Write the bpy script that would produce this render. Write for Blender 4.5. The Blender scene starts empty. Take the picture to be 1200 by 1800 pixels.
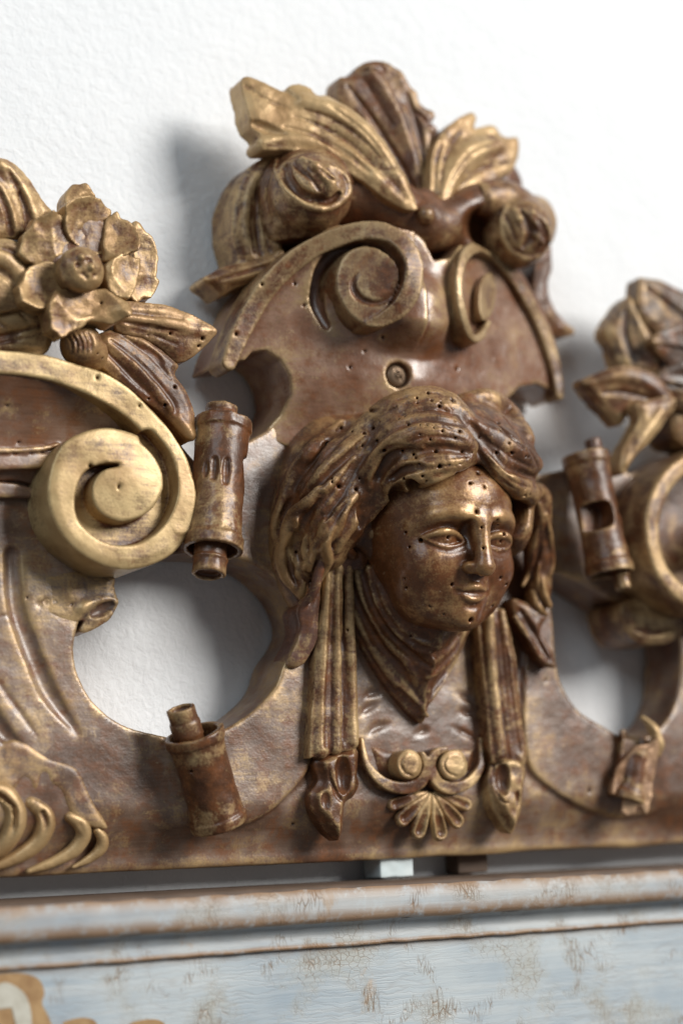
import bpy, math, random
import numpy as np

# ------------------------------------------------------------------ camera, world, lamps, exposure
W_PX, H_PX, FPX = 1200.0, 1800.0, 3300.0          # photograph frame and focal length in its pixels
YAW, PITCH, ROLL, DIST = math.radians(30), math.radians(9.9), math.radians(2.3), 0.92
fw = np.array([math.sin(YAW)*math.cos(PITCH), math.cos(YAW)*math.cos(PITCH), math.sin(PITCH)])
_r0 = np.cross(fw, [0, 0, 1]); _r0 /= np.linalg.norm(_r0)
_u0 = np.cross(_r0, fw)
rt = _r0*math.cos(ROLL) - _u0*math.sin(ROLL)
up = _r0*math.sin(ROLL) + _u0*math.cos(ROLL)
CAM = np.array([0, -0.055, 0]) - fw*DIST

scene = bpy.context.scene
col = scene.collection
cam_data = bpy.data.cameras.new('camera')
cam = bpy.data.objects.new('camera', cam_data); col.objects.link(cam)
from mathutils import Matrix, Vector
m = Matrix.Identity(4)
for i in range(3):
    m[i][0], m[i][1], m[i][2], m[i][3] = rt[i], up[i], -fw[i], CAM[i]
cam.matrix_world = m
cam_data.sensor_fit = 'HORIZONTAL'; cam_data.sensor_width = 24.0
cam_data.lens = 24.0*FPX/W_PX
cam_data.clip_start = 0.02; cam_data.clip_end = 60
cam_data.dof.use_dof = True
cam_data.dof.focus_distance = 0.873
cam_data.dof.aperture_fstop = 3.0
cam_data.dof.aperture_blades = 9
scene.camera = cam

world = bpy.data.worlds.new('World'); scene.world = world; world.use_nodes = True
wb = world.node_tree.nodes['Background']
wb.inputs['Color'].default_value = (0.88, 0.93, 1.0, 1); wb.inputs['Strength'].default_value = 0.12

def area_lamp(name, loc, target, sx, sy, power, colour):
    d = bpy.data.lights.new(name, 'AREA'); d.shape = 'RECTANGLE'; d.size = sx; d.size_y = sy
    d.energy = power; d.color = colour
    o = bpy.data.objects.new(name, d); col.objects.link(o)
    o.location = loc
    o.rotation_euler = (Vector(target)-Vector(loc)).to_track_quat('-Z', 'Y').to_euler()
    return o
# the window of the room, to the right and in front, a little above; and a paler far one on the left
area_lamp('window_light', (2.45, -3.50, 1.90), (0.03, -0.05, 0.03), 1.9, 2.0, 262, (1.0, 0.965, 0.915))
area_lamp('room_light', (-2.6, -2.6, 2.2), (0.0, -0.03, 0.0), 1.8, 2.0, 46, (0.80, 0.92, 1.0))

scene.view_settings.view_transform = 'Standard'
scene.view_settings.look = 'None'
scene.view_settings.exposure = 0.0
scene.view_settings.gamma = 1.0
scene.view_settings.use_curve_mapping = False
scene.cycles.max_bounces = 6

# ------------------------------------------------------------------ geometry: millimetres, (X, Z, w) with w = distance off the wall
MM = 1000.0
CAMv = np.array([CAM[0], CAM[2], -CAM[1]])*MM
def ray(px, py):
    d = fw + rt*((px-W_PX/2)/FPX) - up*((py-H_PX/2)/FPX)
    return np.array([d[0], d[2], -d[1]])
def P(px, py, w):
    d = ray(px, py); t = (w-CAMv[2])/d[2]
    return CAMv + d*t
def Pf(px, py, f):                                  # first meeting of the sight line with the sheet w = f(X, Z)
    d = ray(px, py)
    a, b = P(px, py, 220.0), P(px, py, -10.0)
    t = np.linspace(0, 1, 461)[:, None]
    q = a + (b-a)*t
    g = q[:, 2] - f(q[:, 0], q[:, 1])
    i = np.argmax(g <= 0)
    if i == 0: return q[-1]
    s = g[i-1]/(g[i-1]-g[i]+1e-9)
    return q[i-1] + (q[i]-q[i-1])*s
def to_px(p):
    p = np.array([p[0], -p[2], p[1]])/MM - CAM
    z = p @ fw
    return W_PX/2+FPX*(p@rt)/z, H_PX/2-FPX*(p@up)/z
PXMM = 0.275                                        # millimetres a photograph pixel spans near the carving

def spline(pts, n=6, closed=False):
    """Catmull-Rom through rows of any width."""
    p = np.asarray(pts, float); N = len(p)
    if N < 3 and not closed: 
        t = np.linspace(0, 1, n+1)[:, None]; return p[0]*(1-t)+p[-1]*t
    out = []
    rng = range(N) if closed else range(N-1)
    for i in rng:
        if closed: a, b, c, d = p[(i-1) % N], p[i], p[(i+1) % N], p[(i+2) % N]
        else: a, b, c, d = p[max(i-1, 0)], p[i], p[i+1], p[min(i+2, N-1)]
        for k in range(n):
            t = k/n
            out.append(0.5*((2*b)+(-a+c)*t+(2*a-5*b+4*c-d)*t*t+(-a+3*b-3*c+d)*t**3))
    if not closed: out.append(p[-1])
    return np.array(out)

def poly_sd(X, Z, poly):
    """signed distance to a closed polygon (negative inside), on arrays."""
    d = np.full(X.shape, 1e9, np.float32); inside = np.zeros(X.shape, bool)
    n = len(poly)
    for i in range(n):
        ax, az = poly[i]; bx, bz = poly[(i+1) % n]
        ex, ez = bx-ax, bz-az
        wx, wz = X-ax, Z-az
        t = np.clip((wx*ex+wz*ez)/(ex*ex+ez*ez+1e-12), 0, 1)
        dd = (wx-ex*t)**2+(wz-ez*t)**2
        np.minimum(d, dd, out=d)
        c = ((az <= Z) & (bz > Z)) | ((bz <= Z) & (az > Z))
        if abs(bz-az) > 1e-9:
            inside ^= c & (X < ax+(Z-az)*(ex/(bz-az)))
    d = np.sqrt(d)
    return np.where(inside, -d, d)

def smin(a, b, k):
    if k <= 0: return np.minimum(a, b)
    h = np.maximum(k-np.abs(a-b), 0)/k
    return np.minimum(a, b)-h*h*k*0.25
def smax(a, b, k): return -smin(-a, -b, k)

def sm(t):
    t = np.clip(t, 0, 1); return t*t*(3-2*t)

_rng = np.random.default_rng(7)
class Vol:
    """a block of sampled signed distance, carved by strokes and meshed at the end."""
    def __init__(s, lo, hi, h):
        s.h = float(h); s.lo = np.array(lo, float)
        s.n = np.ceil((np.array(hi, float)-s.lo)/h).astype(int)+1
        s.a = np.full(s.n, 15.0, np.float32)
        s.ax = [(s.lo[i]+np.arange(s.n[i])*h).astype(np.float32) for i in range(3)]
    @classmethod
    def around(cls, pts, pad, h, wlo=None, whi=None):
        p = np.asarray(pts, float); lo = p.min(0)-pad; hi = p.max(0)+pad
        if wlo is not None: lo[2] = wlo
        if whi is not None: hi[2] = whi
        return cls(lo, hi, h)
    def box(s, lo, hi):
        i0 = np.clip(np.floor((np.asarray(lo)-s.lo)/s.h).astype(int), 0, s.n)
        i1 = np.clip(np.ceil((np.asarray(hi)-s.lo)/s.h).astype(int)+1, 0, s.n)
        if (i1 <= i0).any(): return None
        sl = tuple(slice(i0[k], i1[k]) for k in range(3))
        X = s.ax[0][sl[0]][:, None, None]; Z = s.ax[1][sl[1]][None, :, None]; Wd = s.ax[2][sl[2]][None, None, :]
        return sl, X, Z, Wd
    def put(s, sl, f, k, mode):
        a = s.a[sl]
        if mode == 'add': s.a[sl] = smin(a, f, k)
        elif mode == 'cut': s.a[sl] = smax(a, -f, k)
        else: s.a[sl] = smax(a, f, k)
    def ell(s, c, r, M=None, k=0, mode='add'):
        """ellipsoid; M rows are its axes in (X, Z, w)."""
        c = np.asarray(c, float); r = np.asarray(r, float)*np.ones(3)
        R = r.max()+k+3*s.h
        b = s.box(c-R, c+R)
        if b is None: return
        sl, X, Z, Wd = b
        M = np.eye(3) if M is None else np.asarray(M)
        dx, dz, dw = X-c[0], Z-c[1], Wd-c[2]
        q = [(M[i, 0]*dx+M[i, 1]*dz+M[i, 2]*dw) for i in range(3)]
        k0 = np.sqrt((q[0]/r[0])**2+(q[1]/r[1])**2+(q[2]/r[2])**2)
        k1 = np.sqrt((q[0]/r[0]**2)**2+(q[1]/r[1]**2)**2+(q[2]/r[2]**2)**2)+1e-6
        s.put(sl, (k0*(k0-1)/k1).astype(np.float32), k, mode)
    def tube(s, pts, rad, k=1.0, mode='add', n=5, sq=1.0):
        """chain of round cones through 3D points; sq<1 flattens it along w."""
        p = np.asarray(pts, float); r = np.asarray(rad, float)*np.ones(len(p))
        q = spline(np.column_stack([p, r]), n)
        pr = q[:, :3]; rr = np.maximum(q[:, 3], 0.05)
        R = rr.max()+k+3*s.h
        b = s.box(pr.min(0)-R, pr.max(0)+R)
        if b is None: return
        sl, X, Z, Wd = b
        off = np.array([sl[i].start for i in range(3)])
        tmp = np.full([sl[i].stop-sl[i].start for i in range(3)], 15.0, np.float32)
        for i in range(len(pr)-1):
            a0, b0 = pr[i], pr[i+1]; r0, r1 = rr[i], rr[i+1]
            Rm = max(r0, r1)+k+3*s.h
            bb = s.box(np.minimum(a0, b0)-Rm, np.maximum(a0, b0)+Rm)
            if bb is None: continue
            l2, x, z, w = bb
            e = b0-a0; L = e@e+1e-9
            wx, wz, ww = x-a0[0], z-a0[1], w-a0[2]
            t = np.clip((wx*e[0]+wz*e[1]+ww*e[2])/L, 0, 1)
            d = np.sqrt((wx-e[0]*t)**2+(wz-e[1]*t)**2+((ww-e[2]*t)/sq)**2)-(r0+(r1-r0)*t)
            if sq < 1: d = d*(0.5+0.5*sq)
            l3 = tuple(slice(l2[j].start-off[j], l2[j].stop-off[j]) for j in range(3))
            tmp[l3] = np.minimum(tmp[l3], d.astype(np.float32))
        s.put(sl, tmp, k, mode)
    def ribbon(s, pts, hw, wlo, k=0.6, mode='add', n=6, rnd=0.0):
        """flat-topped band: rows (X, Z, wtop) with half widths hw, standing down to wlo."""
        p = np.asarray(pts, float); r = np.asarray(hw, float)*np.ones(len(p))
        q = spline(np.column_stack([p, r]), n)
        for_lo = q[:, :3].min(0).copy(); for_hi = q[:, :3].max(0).copy(); R = r.max()+k+3*s.h
        for_lo -= R; for_hi += R; for_lo[2] = wlo-3*s.h
        b = s.box(for_lo, for_hi)
        if b is None: return
        sl, X, Z, Wd = b
        X2, Z2 = X[:, :, 0]+0*Z[:, :, 0], Z[:, :, 0]+0*X[:, :, 0]
        best = np.full(X2.shape, 1e9, np.float32); top = np.zeros(X2.shape, np.float32)
        for i in range(len(q)-1):
            a0, b0 = q[i], q[i+1]; e = b0-a0
            L = e[0]**2+e[1]**2+1e-9
            t = np.clip(((X2-a0[0])*e[0]+(Z2-a0[1])*e[1])/L, 0, 1)
            d = np.sqrt((X2-a0[0]-e[0]*t)**2+(Z2-a0[1]-e[1]*t)**2)-(a0[3]+e[3]*t)
            m_ = d < best
            best = np.where(m_, d, best); top = np.where(m_, a0[2]+e[2]*t, top)
        f = smax(smax(best[:, :, None], Wd-top[:, :, None], rnd), wlo-Wd, 0)
        s.put(sl, f.astype(np.float32), k, mode)
    def prism(s, poly, top, bot, k=0.0, mode='add', rnd=1.2):
        """closed outline (X, Z rows) between sheets; top and bot are numbers or f(X, Z)."""
        poly = np.asarray(poly)[:, :2]
        R = 4*s.h+k+rnd
        lo = np.array([poly[:, 0].min()-R, poly[:, 1].min()-R, s.lo[2]]); hi = np.array([poly[:, 0].max()+R, poly[:, 1].max()+R, s.ax[2][-1]])
        b = s.box(lo, hi)
        if b is None: return
        sl, X, Z, Wd = b
        X2, Z2 = X[:, :, 0]+0*Z[:, :, 0], Z[:, :, 0]+0*X[:, :, 0]
        d = poly_sd(X2, Z2, poly).astype(np.float32)
        T = (top(X2, Z2, d) if callable(top) else np.full(X2.shape, top)).astype(np.float32)
        B = (bot(X2, Z2, d) if callable(bot) else np.full(X2.shape, bot)).astype(np.float32)
        f = smax(smax(d[:, :, None], Wd-T[:, :, None], rnd), B[:, :, None]-Wd, rnd*0.5)
        s.put(sl, f.astype(np.float32), k, mode)
    def sample(s, q):
        g = (q-s.lo)/s.h
        g = np.clip(g, 0, s.n-1.001); i = g.astype(int); f = g-i
        r = 0
        for dx in (0, 1):
            for dy in (0, 1):
                for dz in (0, 1):
                    wt = (f[:, 0] if dx else 1-f[:, 0])*(f[:, 1] if dy else 1-f[:, 1])*(f[:, 2] if dz else 1-f[:, 2])
                    r = r+wt*s.a[i[:, 0]+dx, i[:, 1]+dy, i[:, 2]+dz]
        return r
    def march(s, o, d, tmax):
        d = np.asarray(d, float); d = d/np.linalg.norm(d)
        t = np.arange(0, tmax, s.h*0.5)
        q = o+d*t[:, None]
        ok = ((q >= s.lo) & (q <= s.lo+(s.n-1)*s.h)).all(1)
        v = np.where(ok, s.sample(q), 15.0)
        i = np.argmax(v < 0)
        if v[i] >= 0: return None
        if i == 0: return q[0]
        u = v[i-1]/(v[i-1]-v[i]+1e-9)
        return q[i-1]+(q[i]-q[i-1])*u
    def hit(s, px, py, default=60.0):
        d = ray(px, py); t0 = (s.lo[2]+(s.n[2]-1)*s.h-CAMv[2])/d[2]
        t1 = (s.lo[2]-CAMv[2])/d[2]
        p0 = CAMv+d*t0*0.999
        r = s.march(p0, d, (t1-t0)*np.linalg.norm(d)*1.02)
        return P(px, py, default) if r is None else r
    def lock(s, pts, rad, k=1.0, mode='add', sink=0.3, n=5, default=60.0, sq=1.0):
        """stroke traced over the present surface: rows px, py; radii in photo pixels."""
        r = np.asarray(rad, float)*np.ones(len(pts))*PXMM
        q = []
        for (x, y), rr in zip(pts, r):
            h_ = s.march_px(x, y)
            if h_ is None:
                if q: h_ = P(x, y, q[-1][2])
                else: h_ = P(x, y, default)
            d = ray(x, y); d = d/np.linalg.norm(d)
            q.append(h_+d*rr*sink)
        s.tube(q, r, k, mode, n, sq)
    def noise(s, cell, amp, seed=0):
        g = np.random.default_rng(seed)
        nc = np.ceil(np.array(s.n)*s.h/cell).astype(int)+2
        v = g.normal(size=nc).astype(np.float32)
        for axis in range(3):
            x = np.arange(s.n[axis])*s.h/cell; i = x.astype(int); f = (x-i).astype(np.float32)
            f = f*f*(3-2*f)
            sh = [1, 1, 1]; sh[axis] = len(f); f = f.reshape(sh)
            v = np.take(v, i, axis)*(1-f)+np.take(v, i+1, axis)*f
        s.a += v*amp
    def holes(s, pts, r=0.95, depth=4.0):
        for p in pts:
            x, y = p[:2]; rr = r*(p[2] if len(p) > 2 else _rng.uniform(0.6, 1.2))
            h_ = s.hit(x, y, None) if False else s.march_px(x, y)
            if h_ is None: continue
            e = s.h*1.5
            g = np.array([s.sample((h_+np.eye(3)[i]*e)[None])[0]-s.sample((h_-np.eye(3)[i]*e)[None])[0] for i in range(3)])
            g = g/(np.linalg.norm(g)+1e-9)
            s.tube([h_+g*2, h_-g*depth], [rr, rr*0.8], 0, 'cut', 2)
    def march_px(s, px, py):
        d = ray(px, py); t0 = (s.lo[2]+(s.n[2]-1)*s.h-CAMv[2])/d[2]; t1 = (s.lo[2]-CAMv[2])/d[2]
        return s.march(CAMv+d*t0*0.999, d, (t1-t0)*np.linalg.norm(d)*1.02)
    def mesh(s, relax=1):
        a = s.a
        a[0], a[-1], a[:, 0], a[:, -1], a[:, :, 0], a[:, :, -1] = 5, 5, 5, 5, 5, 5
        neg = a < 0
        c = neg[:-1, :-1, :-1].astype(np.int8)
        for o in [(0, 0, 1), (0, 1, 0), (0, 1, 1), (1, 0, 0), (1, 0, 1), (1, 1, 0), (1, 1, 1)]:
            c = c+neg[o[0]:a.shape[0]-1+o[0], o[1]:a.shape[1]-1+o[1], o[2]:a.shape[2]-1+o[2]]
        act = (c > 0) & (c < 8)
        I, J, K = np.nonzero(act)
        idx = np.full(act.shape, -1, np.int32); idx[I, J, K] = np.arange(len(I))
        corners = [(x, y, z) for x in (0, 1) for y in (0, 1) for z in (0, 1)]
        val = {o: a[I+o[0], J+o[1], K+o[2]] for o in corners}
        acc = np.zeros((len(I), 3), np.float32); cnt = np.zeros(len(I), np.float32)
        for o in corners:
            for axn in range(3):
                if o[axn]: continue
                o2 = list(o); o2[axn] = 1; o2 = tuple(o2)
                v0, v1 = val[o], val[o2]
                x = (v0 < 0) != (v1 < 0)
                t = np.where(x, v0/(v0-v1+1e-12), 0)
                for d in range(3):
                    acc[:, d] += x*(o[d]+(t if d == axn else 0))
                cnt += x
        v = np.column_stack([I, J, K])+acc/cnt[:, None]
        quads = []
        for axn in range(3):
            n0 = [slice(None)]*3; n1 = [slice(None)]*3
            n0[axn] = slice(0, -1); n1[axn] = slice(1, None)
            A, B = neg[tuple(n0)], neg[tuple(n1)]
            x = A != B
            i, j, k = np.nonzero(x)
            g = [i, j, k]; u_, v_ = (axn+1) % 3, (axn+2) % 3
            okm = (g[u_] > 0) & (g[v_] > 0) & (g[u_] < act.shape[u_]) & (g[v_] < act.shape[v_])
            g = [q[okm] for q in g]; fl = A[i, j, k][okm]
            def cell(du, dv):
                h_ = [q.copy() for q in g]; h_[u_] -= du; h_[v_] -= dv
                return idx[h_[0], h_[1], h_[2]]
            q = np.column_stack([cell(1, 1), cell(0, 1), cell(0, 0), cell(1, 0)])
            q = np.where(fl[:, None], q, q[:, ::-1])
            quads.append(q)
        f = np.concatenate(quads)
        f = f[(f >= 0).all(1)]
        for _ in range(relax):
            sm_ = np.zeros_like(v); ct = np.zeros(len(v))
            for e in range(4):
                p0, p1 = f[:, e], f[:, (e+1) % 4]
                for d in range(3):
                    sm_[:, d] += np.bincount(p0, v[p1, d], len(v))+np.bincount(p1, v[p0, d], len(v))
                ct += np.bincount(p0, minlength=len(v))+np.bincount(p1, minlength=len(v))
            v = v*0.7+0.3*sm_/np.maximum(ct, 1)[:, None]
        # how proud of its surroundings each point stands (blurred distance), for gilding and painted recess shade
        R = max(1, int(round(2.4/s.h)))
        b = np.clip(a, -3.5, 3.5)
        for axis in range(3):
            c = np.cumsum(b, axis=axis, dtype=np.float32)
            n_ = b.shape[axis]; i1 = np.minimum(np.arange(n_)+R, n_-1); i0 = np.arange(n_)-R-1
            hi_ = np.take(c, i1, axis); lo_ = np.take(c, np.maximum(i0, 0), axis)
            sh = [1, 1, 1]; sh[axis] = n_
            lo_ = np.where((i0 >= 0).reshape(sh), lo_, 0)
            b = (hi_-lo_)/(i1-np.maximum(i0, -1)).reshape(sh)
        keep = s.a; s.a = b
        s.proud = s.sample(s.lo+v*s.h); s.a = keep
        return s.lo+v*s.h, f

# ------------------------------------------------------------------ objects
ORG = np.array([38.0, -180.0, 18.0])                # foot of the carving, on its axis
def tag(o, label=None, category=None, group=None, kind=None):
    if label: o['label'] = label
    if category: o['category'] = category
    if group: o['group'] = group
    if kind: o['kind'] = kind
    return o
def link_mesh(name, v, f, mat, parent=None, smooth=True, org=ORG):
    """v rows (X, Z, w) in millimetres."""
    v = np.asarray(v, float)-org
    co = np.column_stack([v[:, 0], -v[:, 2], v[:, 1]])/MM
    me = bpy.data.meshes.new(name)
    f = np.asarray(f)
    me.vertices.add(len(co)); me.vertices.foreach_set('co', co.astype(np.float32).ravel())
    me.loops.add(f.size); me.loops.foreach_set('vertex_index', f.astype(np.int32).ravel())
    me.polygons.add(len(f)); me.polygons.foreach_set('loop_start', (np.arange(len(f))*f.shape[1]).astype(np.int32))
    me.polygons.foreach_set('use_smooth', np.full(len(f), smooth))
    me.update(calc_edges=True)
    me.materials.append(mat)
    o = bpy.data.objects.new(name, me); col.objects.link(o)
    if parent is not None: o.parent = parent
    else: o.location = (org[0]/MM, -org[2]/MM, org[1]/MM)
    return o
def vobj(name, vol, mat, parent, relax=1, label=None):
    v, f = vol.mesh(relax)
    o = link_mesh(name, v, f, mat, parent)
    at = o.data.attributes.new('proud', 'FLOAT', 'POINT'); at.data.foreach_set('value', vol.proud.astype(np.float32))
    if label: o['label'] = label
    return o

# ------------------------------------------------------------------ materials
def nodes_of(name):
    mt = bpy.data.materials.new(name); mt.use_nodes = True
    nt = mt.node_tree; nt.nodes.clear()
    out = nt.nodes.new('ShaderNodeOutputMaterial'); b = nt.nodes.new('ShaderNodeBsdfPrincipled')
    nt.links.new(b.outputs[0], out.inputs[0])
    return mt, nt, b
def N(nt, typ, **kw):
    n = nt.nodes.new(typ)
    for k_, v_ in kw.items():
        if k_ == 'inp':
            for a_, b_ in v_.items(): n.inputs[a_].default_value = b_
        else: setattr(n, k_, v_)
    return n
def ramp(nt, src, stops, interp='LINEAR'):
    r = nt.nodes.new('ShaderNodeValToRGB'); r.color_ramp.interpolation = interp
    e = r.color_ramp.elements
    while len(e) < len(stops): e.new(0.5)
    for q, (p_, c_) in zip(e, stops):
        q.position = p_; q.color = c_ if len(c_) == 4 else (*c_, 1)
    nt.links.new(src, r.inputs[0]); return r
def mixc(nt, fac, a, b):
    n = nt.nodes.new('ShaderNodeMix'); n.data_type = 'RGBA'
    for s_, v_ in ((n.inputs[0], fac), (n.inputs[6], a), (n.inputs[7], b)):
        if hasattr(v_, 'is_linked') or hasattr(v_, 'links'): nt.links.new(v_, s_)
        else: s_.default_value = v_ if not isinstance(v_, tuple) else ((*v_, 1) if len(v_) == 3 else v_)
    return n.outputs[2]
def math_(nt, op, a, b=None, c=None):
    n = nt.nodes.new('ShaderNodeMath'); n.operation = op
    for i, v_ in enumerate((a, b, c)):
        if v_ is None: continue
        if hasattr(v_, 'links'): nt.links.new(v_, n.inputs[i])
        else: n.inputs[i].default_value = v_
    return n.outputs[0]

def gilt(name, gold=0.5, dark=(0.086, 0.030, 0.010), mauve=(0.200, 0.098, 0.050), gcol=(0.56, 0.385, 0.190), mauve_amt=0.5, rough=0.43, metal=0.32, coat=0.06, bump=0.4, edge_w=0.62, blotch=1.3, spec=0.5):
    """old carved wood: brown bole and wax under worn gold paint."""
    mt, nt, b = nodes_of(name)
    tc = N(nt, 'ShaderNodeTexCoord'); co = tc.outputs['Object']
    def noise(scale, detail=4, rough_=0.55, dist=0.0, vec=None):
        n = N(nt, 'ShaderNodeTexNoise', inp={'Scale': scale, 'Detail': detail, 'Roughness': rough_, 'Distortion': dist})
        nt.links.new(vec or co, n.inputs['Vector']); return n.outputs['Fac']
    big, mid, fine = noise(24, 3), noise(75, 5, 0.68, 0.8), noise(900, 1, 0.7)
    mp = N(nt, 'ShaderNodeMapping'); mp.inputs['Scale'].default_value = (45, 500, 620)
    nt.links.new(co, mp.inputs['Vector'])
    grain = noise(1.0, 3, 0.65, 0.0, mp.outputs[0])        # long grain of the board
    base = mixc(nt, ramp(nt, big, [(0.40, (0, 0, 0)), (0.64, (mauve_amt,)*3)]).outputs[0], dark, mauve)
    base = mixc(nt, ramp(nt, noise(130, 3, 0.65), [(0.46, (0, 0, 0)), (0.66, (0.75,)*3)]).outputs[0], base, (0.21, 0.075, 0.024))
    base = mixc(nt, ramp(nt, grain, [(0.42, (0, 0, 0)), (0.72, (0.45,)*3)]).outputs[0], base, tuple(x*0.45 for x in dark))
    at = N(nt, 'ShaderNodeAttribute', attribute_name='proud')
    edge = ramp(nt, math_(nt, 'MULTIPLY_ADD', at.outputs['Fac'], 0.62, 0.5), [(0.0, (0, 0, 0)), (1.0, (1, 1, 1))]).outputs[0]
    # gold mask: broad worn patches first, a little more on what stands proud; browner recesses also paint in shade
    s_ = math_(nt, 'MULTIPLY_ADD', mid, blotch, -0.5*blotch)
    s_ = math_(nt, 'ADD', s_, math_(nt, 'MULTIPLY_ADD', big, 1.1, -0.55))
    s_ = math_(nt, 'ADD', s_, math_(nt, 'MULTIPLY_ADD', fine, 0.36, -0.18))
    s_ = math_(nt, 'ADD', s_, math_(nt, 'MULTIPLY_ADD', grain, 0.5, -0.25))
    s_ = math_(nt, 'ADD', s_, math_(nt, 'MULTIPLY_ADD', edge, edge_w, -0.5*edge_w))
    s_ = math_(nt, 'ADD', s_, gold)
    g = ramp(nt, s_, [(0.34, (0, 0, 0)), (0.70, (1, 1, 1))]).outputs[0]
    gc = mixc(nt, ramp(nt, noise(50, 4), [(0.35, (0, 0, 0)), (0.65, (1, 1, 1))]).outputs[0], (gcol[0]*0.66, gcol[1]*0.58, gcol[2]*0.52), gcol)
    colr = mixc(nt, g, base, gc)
    # small chips to bare pale wood, and dust
    colr = mixc(nt, ramp(nt, noise(330, 3, 0.6), [(0.69, (0, 0, 0)), (0.73, (0.7,)*3)]).outputs[0], colr, (0.36, 0.25, 0.15))
    colr = mixc(nt, ramp(nt, noise(1500, 2, 0.6), [(0.64, (0, 0, 0)), (0.74, (0.5,)*3)]).outputs[0], colr, (0.30, 0.22, 0.14))
    nt.links.new(colr, b.inputs['Base Color'])
    nt.links.new(math_(nt, 'MULTIPLY', g, metal), b.inputs['Metallic'])
    r_ = math_(nt, 'MULTIPLY_ADD', mid, 0.36, rough-0.18)
    r_ = math_(nt, 'MULTIPLY_ADD', fine, 0.16, math_(nt, 'SUBTRACT', r_, 0.08))
    nt.links.new(r_, b.inputs['Roughness'])
    b.inputs['Specular IOR Level'].default_value = spec
    b.inputs['Coat Weight'].default_value = coat; b.inputs['Coat Roughness'].default_value = 0.24
    # knife facets, grain and pitting
    vo = N(nt, 'ShaderNodeTexVoronoi', feature='F1', inp={'Scale': 170, 'Randomness': 1.0})
    wv = N(nt, 'ShaderNodeTexNoise', inp={'Scale': 120, 'Detail': 2}); nt.links.new(co, wv.inputs['Vector'])
    ad = N(nt, 'ShaderNodeVectorMath', operation='MULTIPLY_ADD'); ad.inputs[1].default_value = (0.006,)*3
    nt.links.new(wv.outputs['Color'], ad.inputs[0]); nt.links.new(co, ad.inputs[2]); nt.links.new(ad.outputs[0], vo.inputs['Vector'])
    hgt = math_(nt, 'MULTIPLY', grain, 0.25)
    hgt = math_(nt, 'ADD', hgt, math_(nt, 'MULTIPLY', vo.outputs['Distance'], 0.55))
    hgt = math_(nt, 'ADD', hgt, math_(nt, 'MULTIPLY', noise(260, 2, 0.6), 0.9))
    hgt = math_(nt, 'ADD', hgt, math_(nt, 'MULTIPLY', fine, 0.35))
    bp = N(nt, 'ShaderNodeBump', inp={'Strength': bump, 'Distance': 0.0006}); nt.links.new(hgt, bp.inputs['Height'])
    nt.links.new(bp.outputs[0], b.inputs['Normal'])
    return mt

M_GOLD = gilt('worn_gold', 0.65)
M_MIX = gilt('gilt_wood', 0.40, mauve_amt=0.6)
M_BOARD = gilt('board_wood', 0.31, dark=(0.105, 0.048, 0.024), mauve=(0.31, 0.215, 0.160), mauve_amt=1.0, rough=0.36, bump=0.26, blotch=1.0, spec=0.8)
M_DARK = gilt('bole_wood', 0.19, mauve_amt=0.6, rough=0.40, coat=0.10)
M_FACE = gilt('face_wood', 0.34, gcol=(0.50, 0.295, 0.125), dark=(0.115, 0.038, 0.011), mauve=(0.22, 0.092, 0.036), rough=0.35, coat=0.12, bump=0.30, blotch=0.9, spec=0.6)
M_SHIELD = gilt('shield_wood', 0.29, dark=(0.16, 0.060, 0.024), mauve=(0.36, 0.225, 0.155), mauve_amt=1.0, rough=0.34, coat=0.14, bump=0.26, blotch=0.6, spec=0.8)
M_LEAF = gilt('leaf_wood', 0.50)

root = bpy.data.objects.new('carved_pediment', None); col.objects.link(root)
root.location = (ORG[0]/MM, -ORG[2]/MM, ORG[1]/MM); root.empty_display_size = 0.05
tag(root, 'carved brown and gold wooden pediment with a woman\'s head, scrolls and flowers', 'carving')
XA = 34.0                                           # X of the carving's axis of symmetry

# ------------------------------------------------------------------ the wall
WALL = 14.5
def make_wall():
    mt, nt, b = nodes_of('white_plaster')
    tc = N(nt, 'ShaderNodeTexCoord')
    n1 = N(nt, 'ShaderNodeTexNoise', inp={'Scale': 230, 'Detail': 4, 'Roughness': 0.55, 'Distortion': 0.4}); nt.links.new(tc.outputs['Object'], n1.inputs['Vector'])
    n2 = N(nt, 'ShaderNodeTexNoise', inp={'Scale': 30, 'Detail': 3}); nt.links.new(tc.outputs['Object'], n2.inputs['Vector'])
    c = mixc(nt, n2.outputs['Fac'], (0.80, 0.822, 0.842), (0.855, 0.87, 0.885))
    nt.links.new(c, b.inputs['Base Color']); b.inputs['Roughness'].default_value = 0.75
    hg = math_(nt, 'ADD', n1.outputs['Fac'], math_(nt, 'MULTIPLY', n2.outputs['Fac'], 1.5))
    bp = N(nt, 'ShaderNodeBump', inp={'Strength': 0.6, 'Distance': 0.0014}); nt.links.new(hg, bp.inputs['Height'])
    nt.links.new(bp.outputs[0], b.inputs['Normal'])
    v = np.array([[-1500, -1300, WALL], [1700, -1300, WALL], [1700, 1500, WALL], [-1500, 1500, WALL],
                  [-1500, -1300, -40], [1700, -1300, -40], [1700, 1500, -40], [-1500, 1500, -40]])
    f = np.array([[0, 1, 2, 3], [7, 6, 5, 4], [0, 4, 5, 1], [1, 5, 6, 2], [2, 6, 7, 3], [3, 7, 4, 0]])
    o = link_mesh('wall', v, f, mt, None, False, org=np.zeros(3))
    tag(o, 'white rough plaster wall behind the carving', None, None, 'structure')
make_wall()

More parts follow.
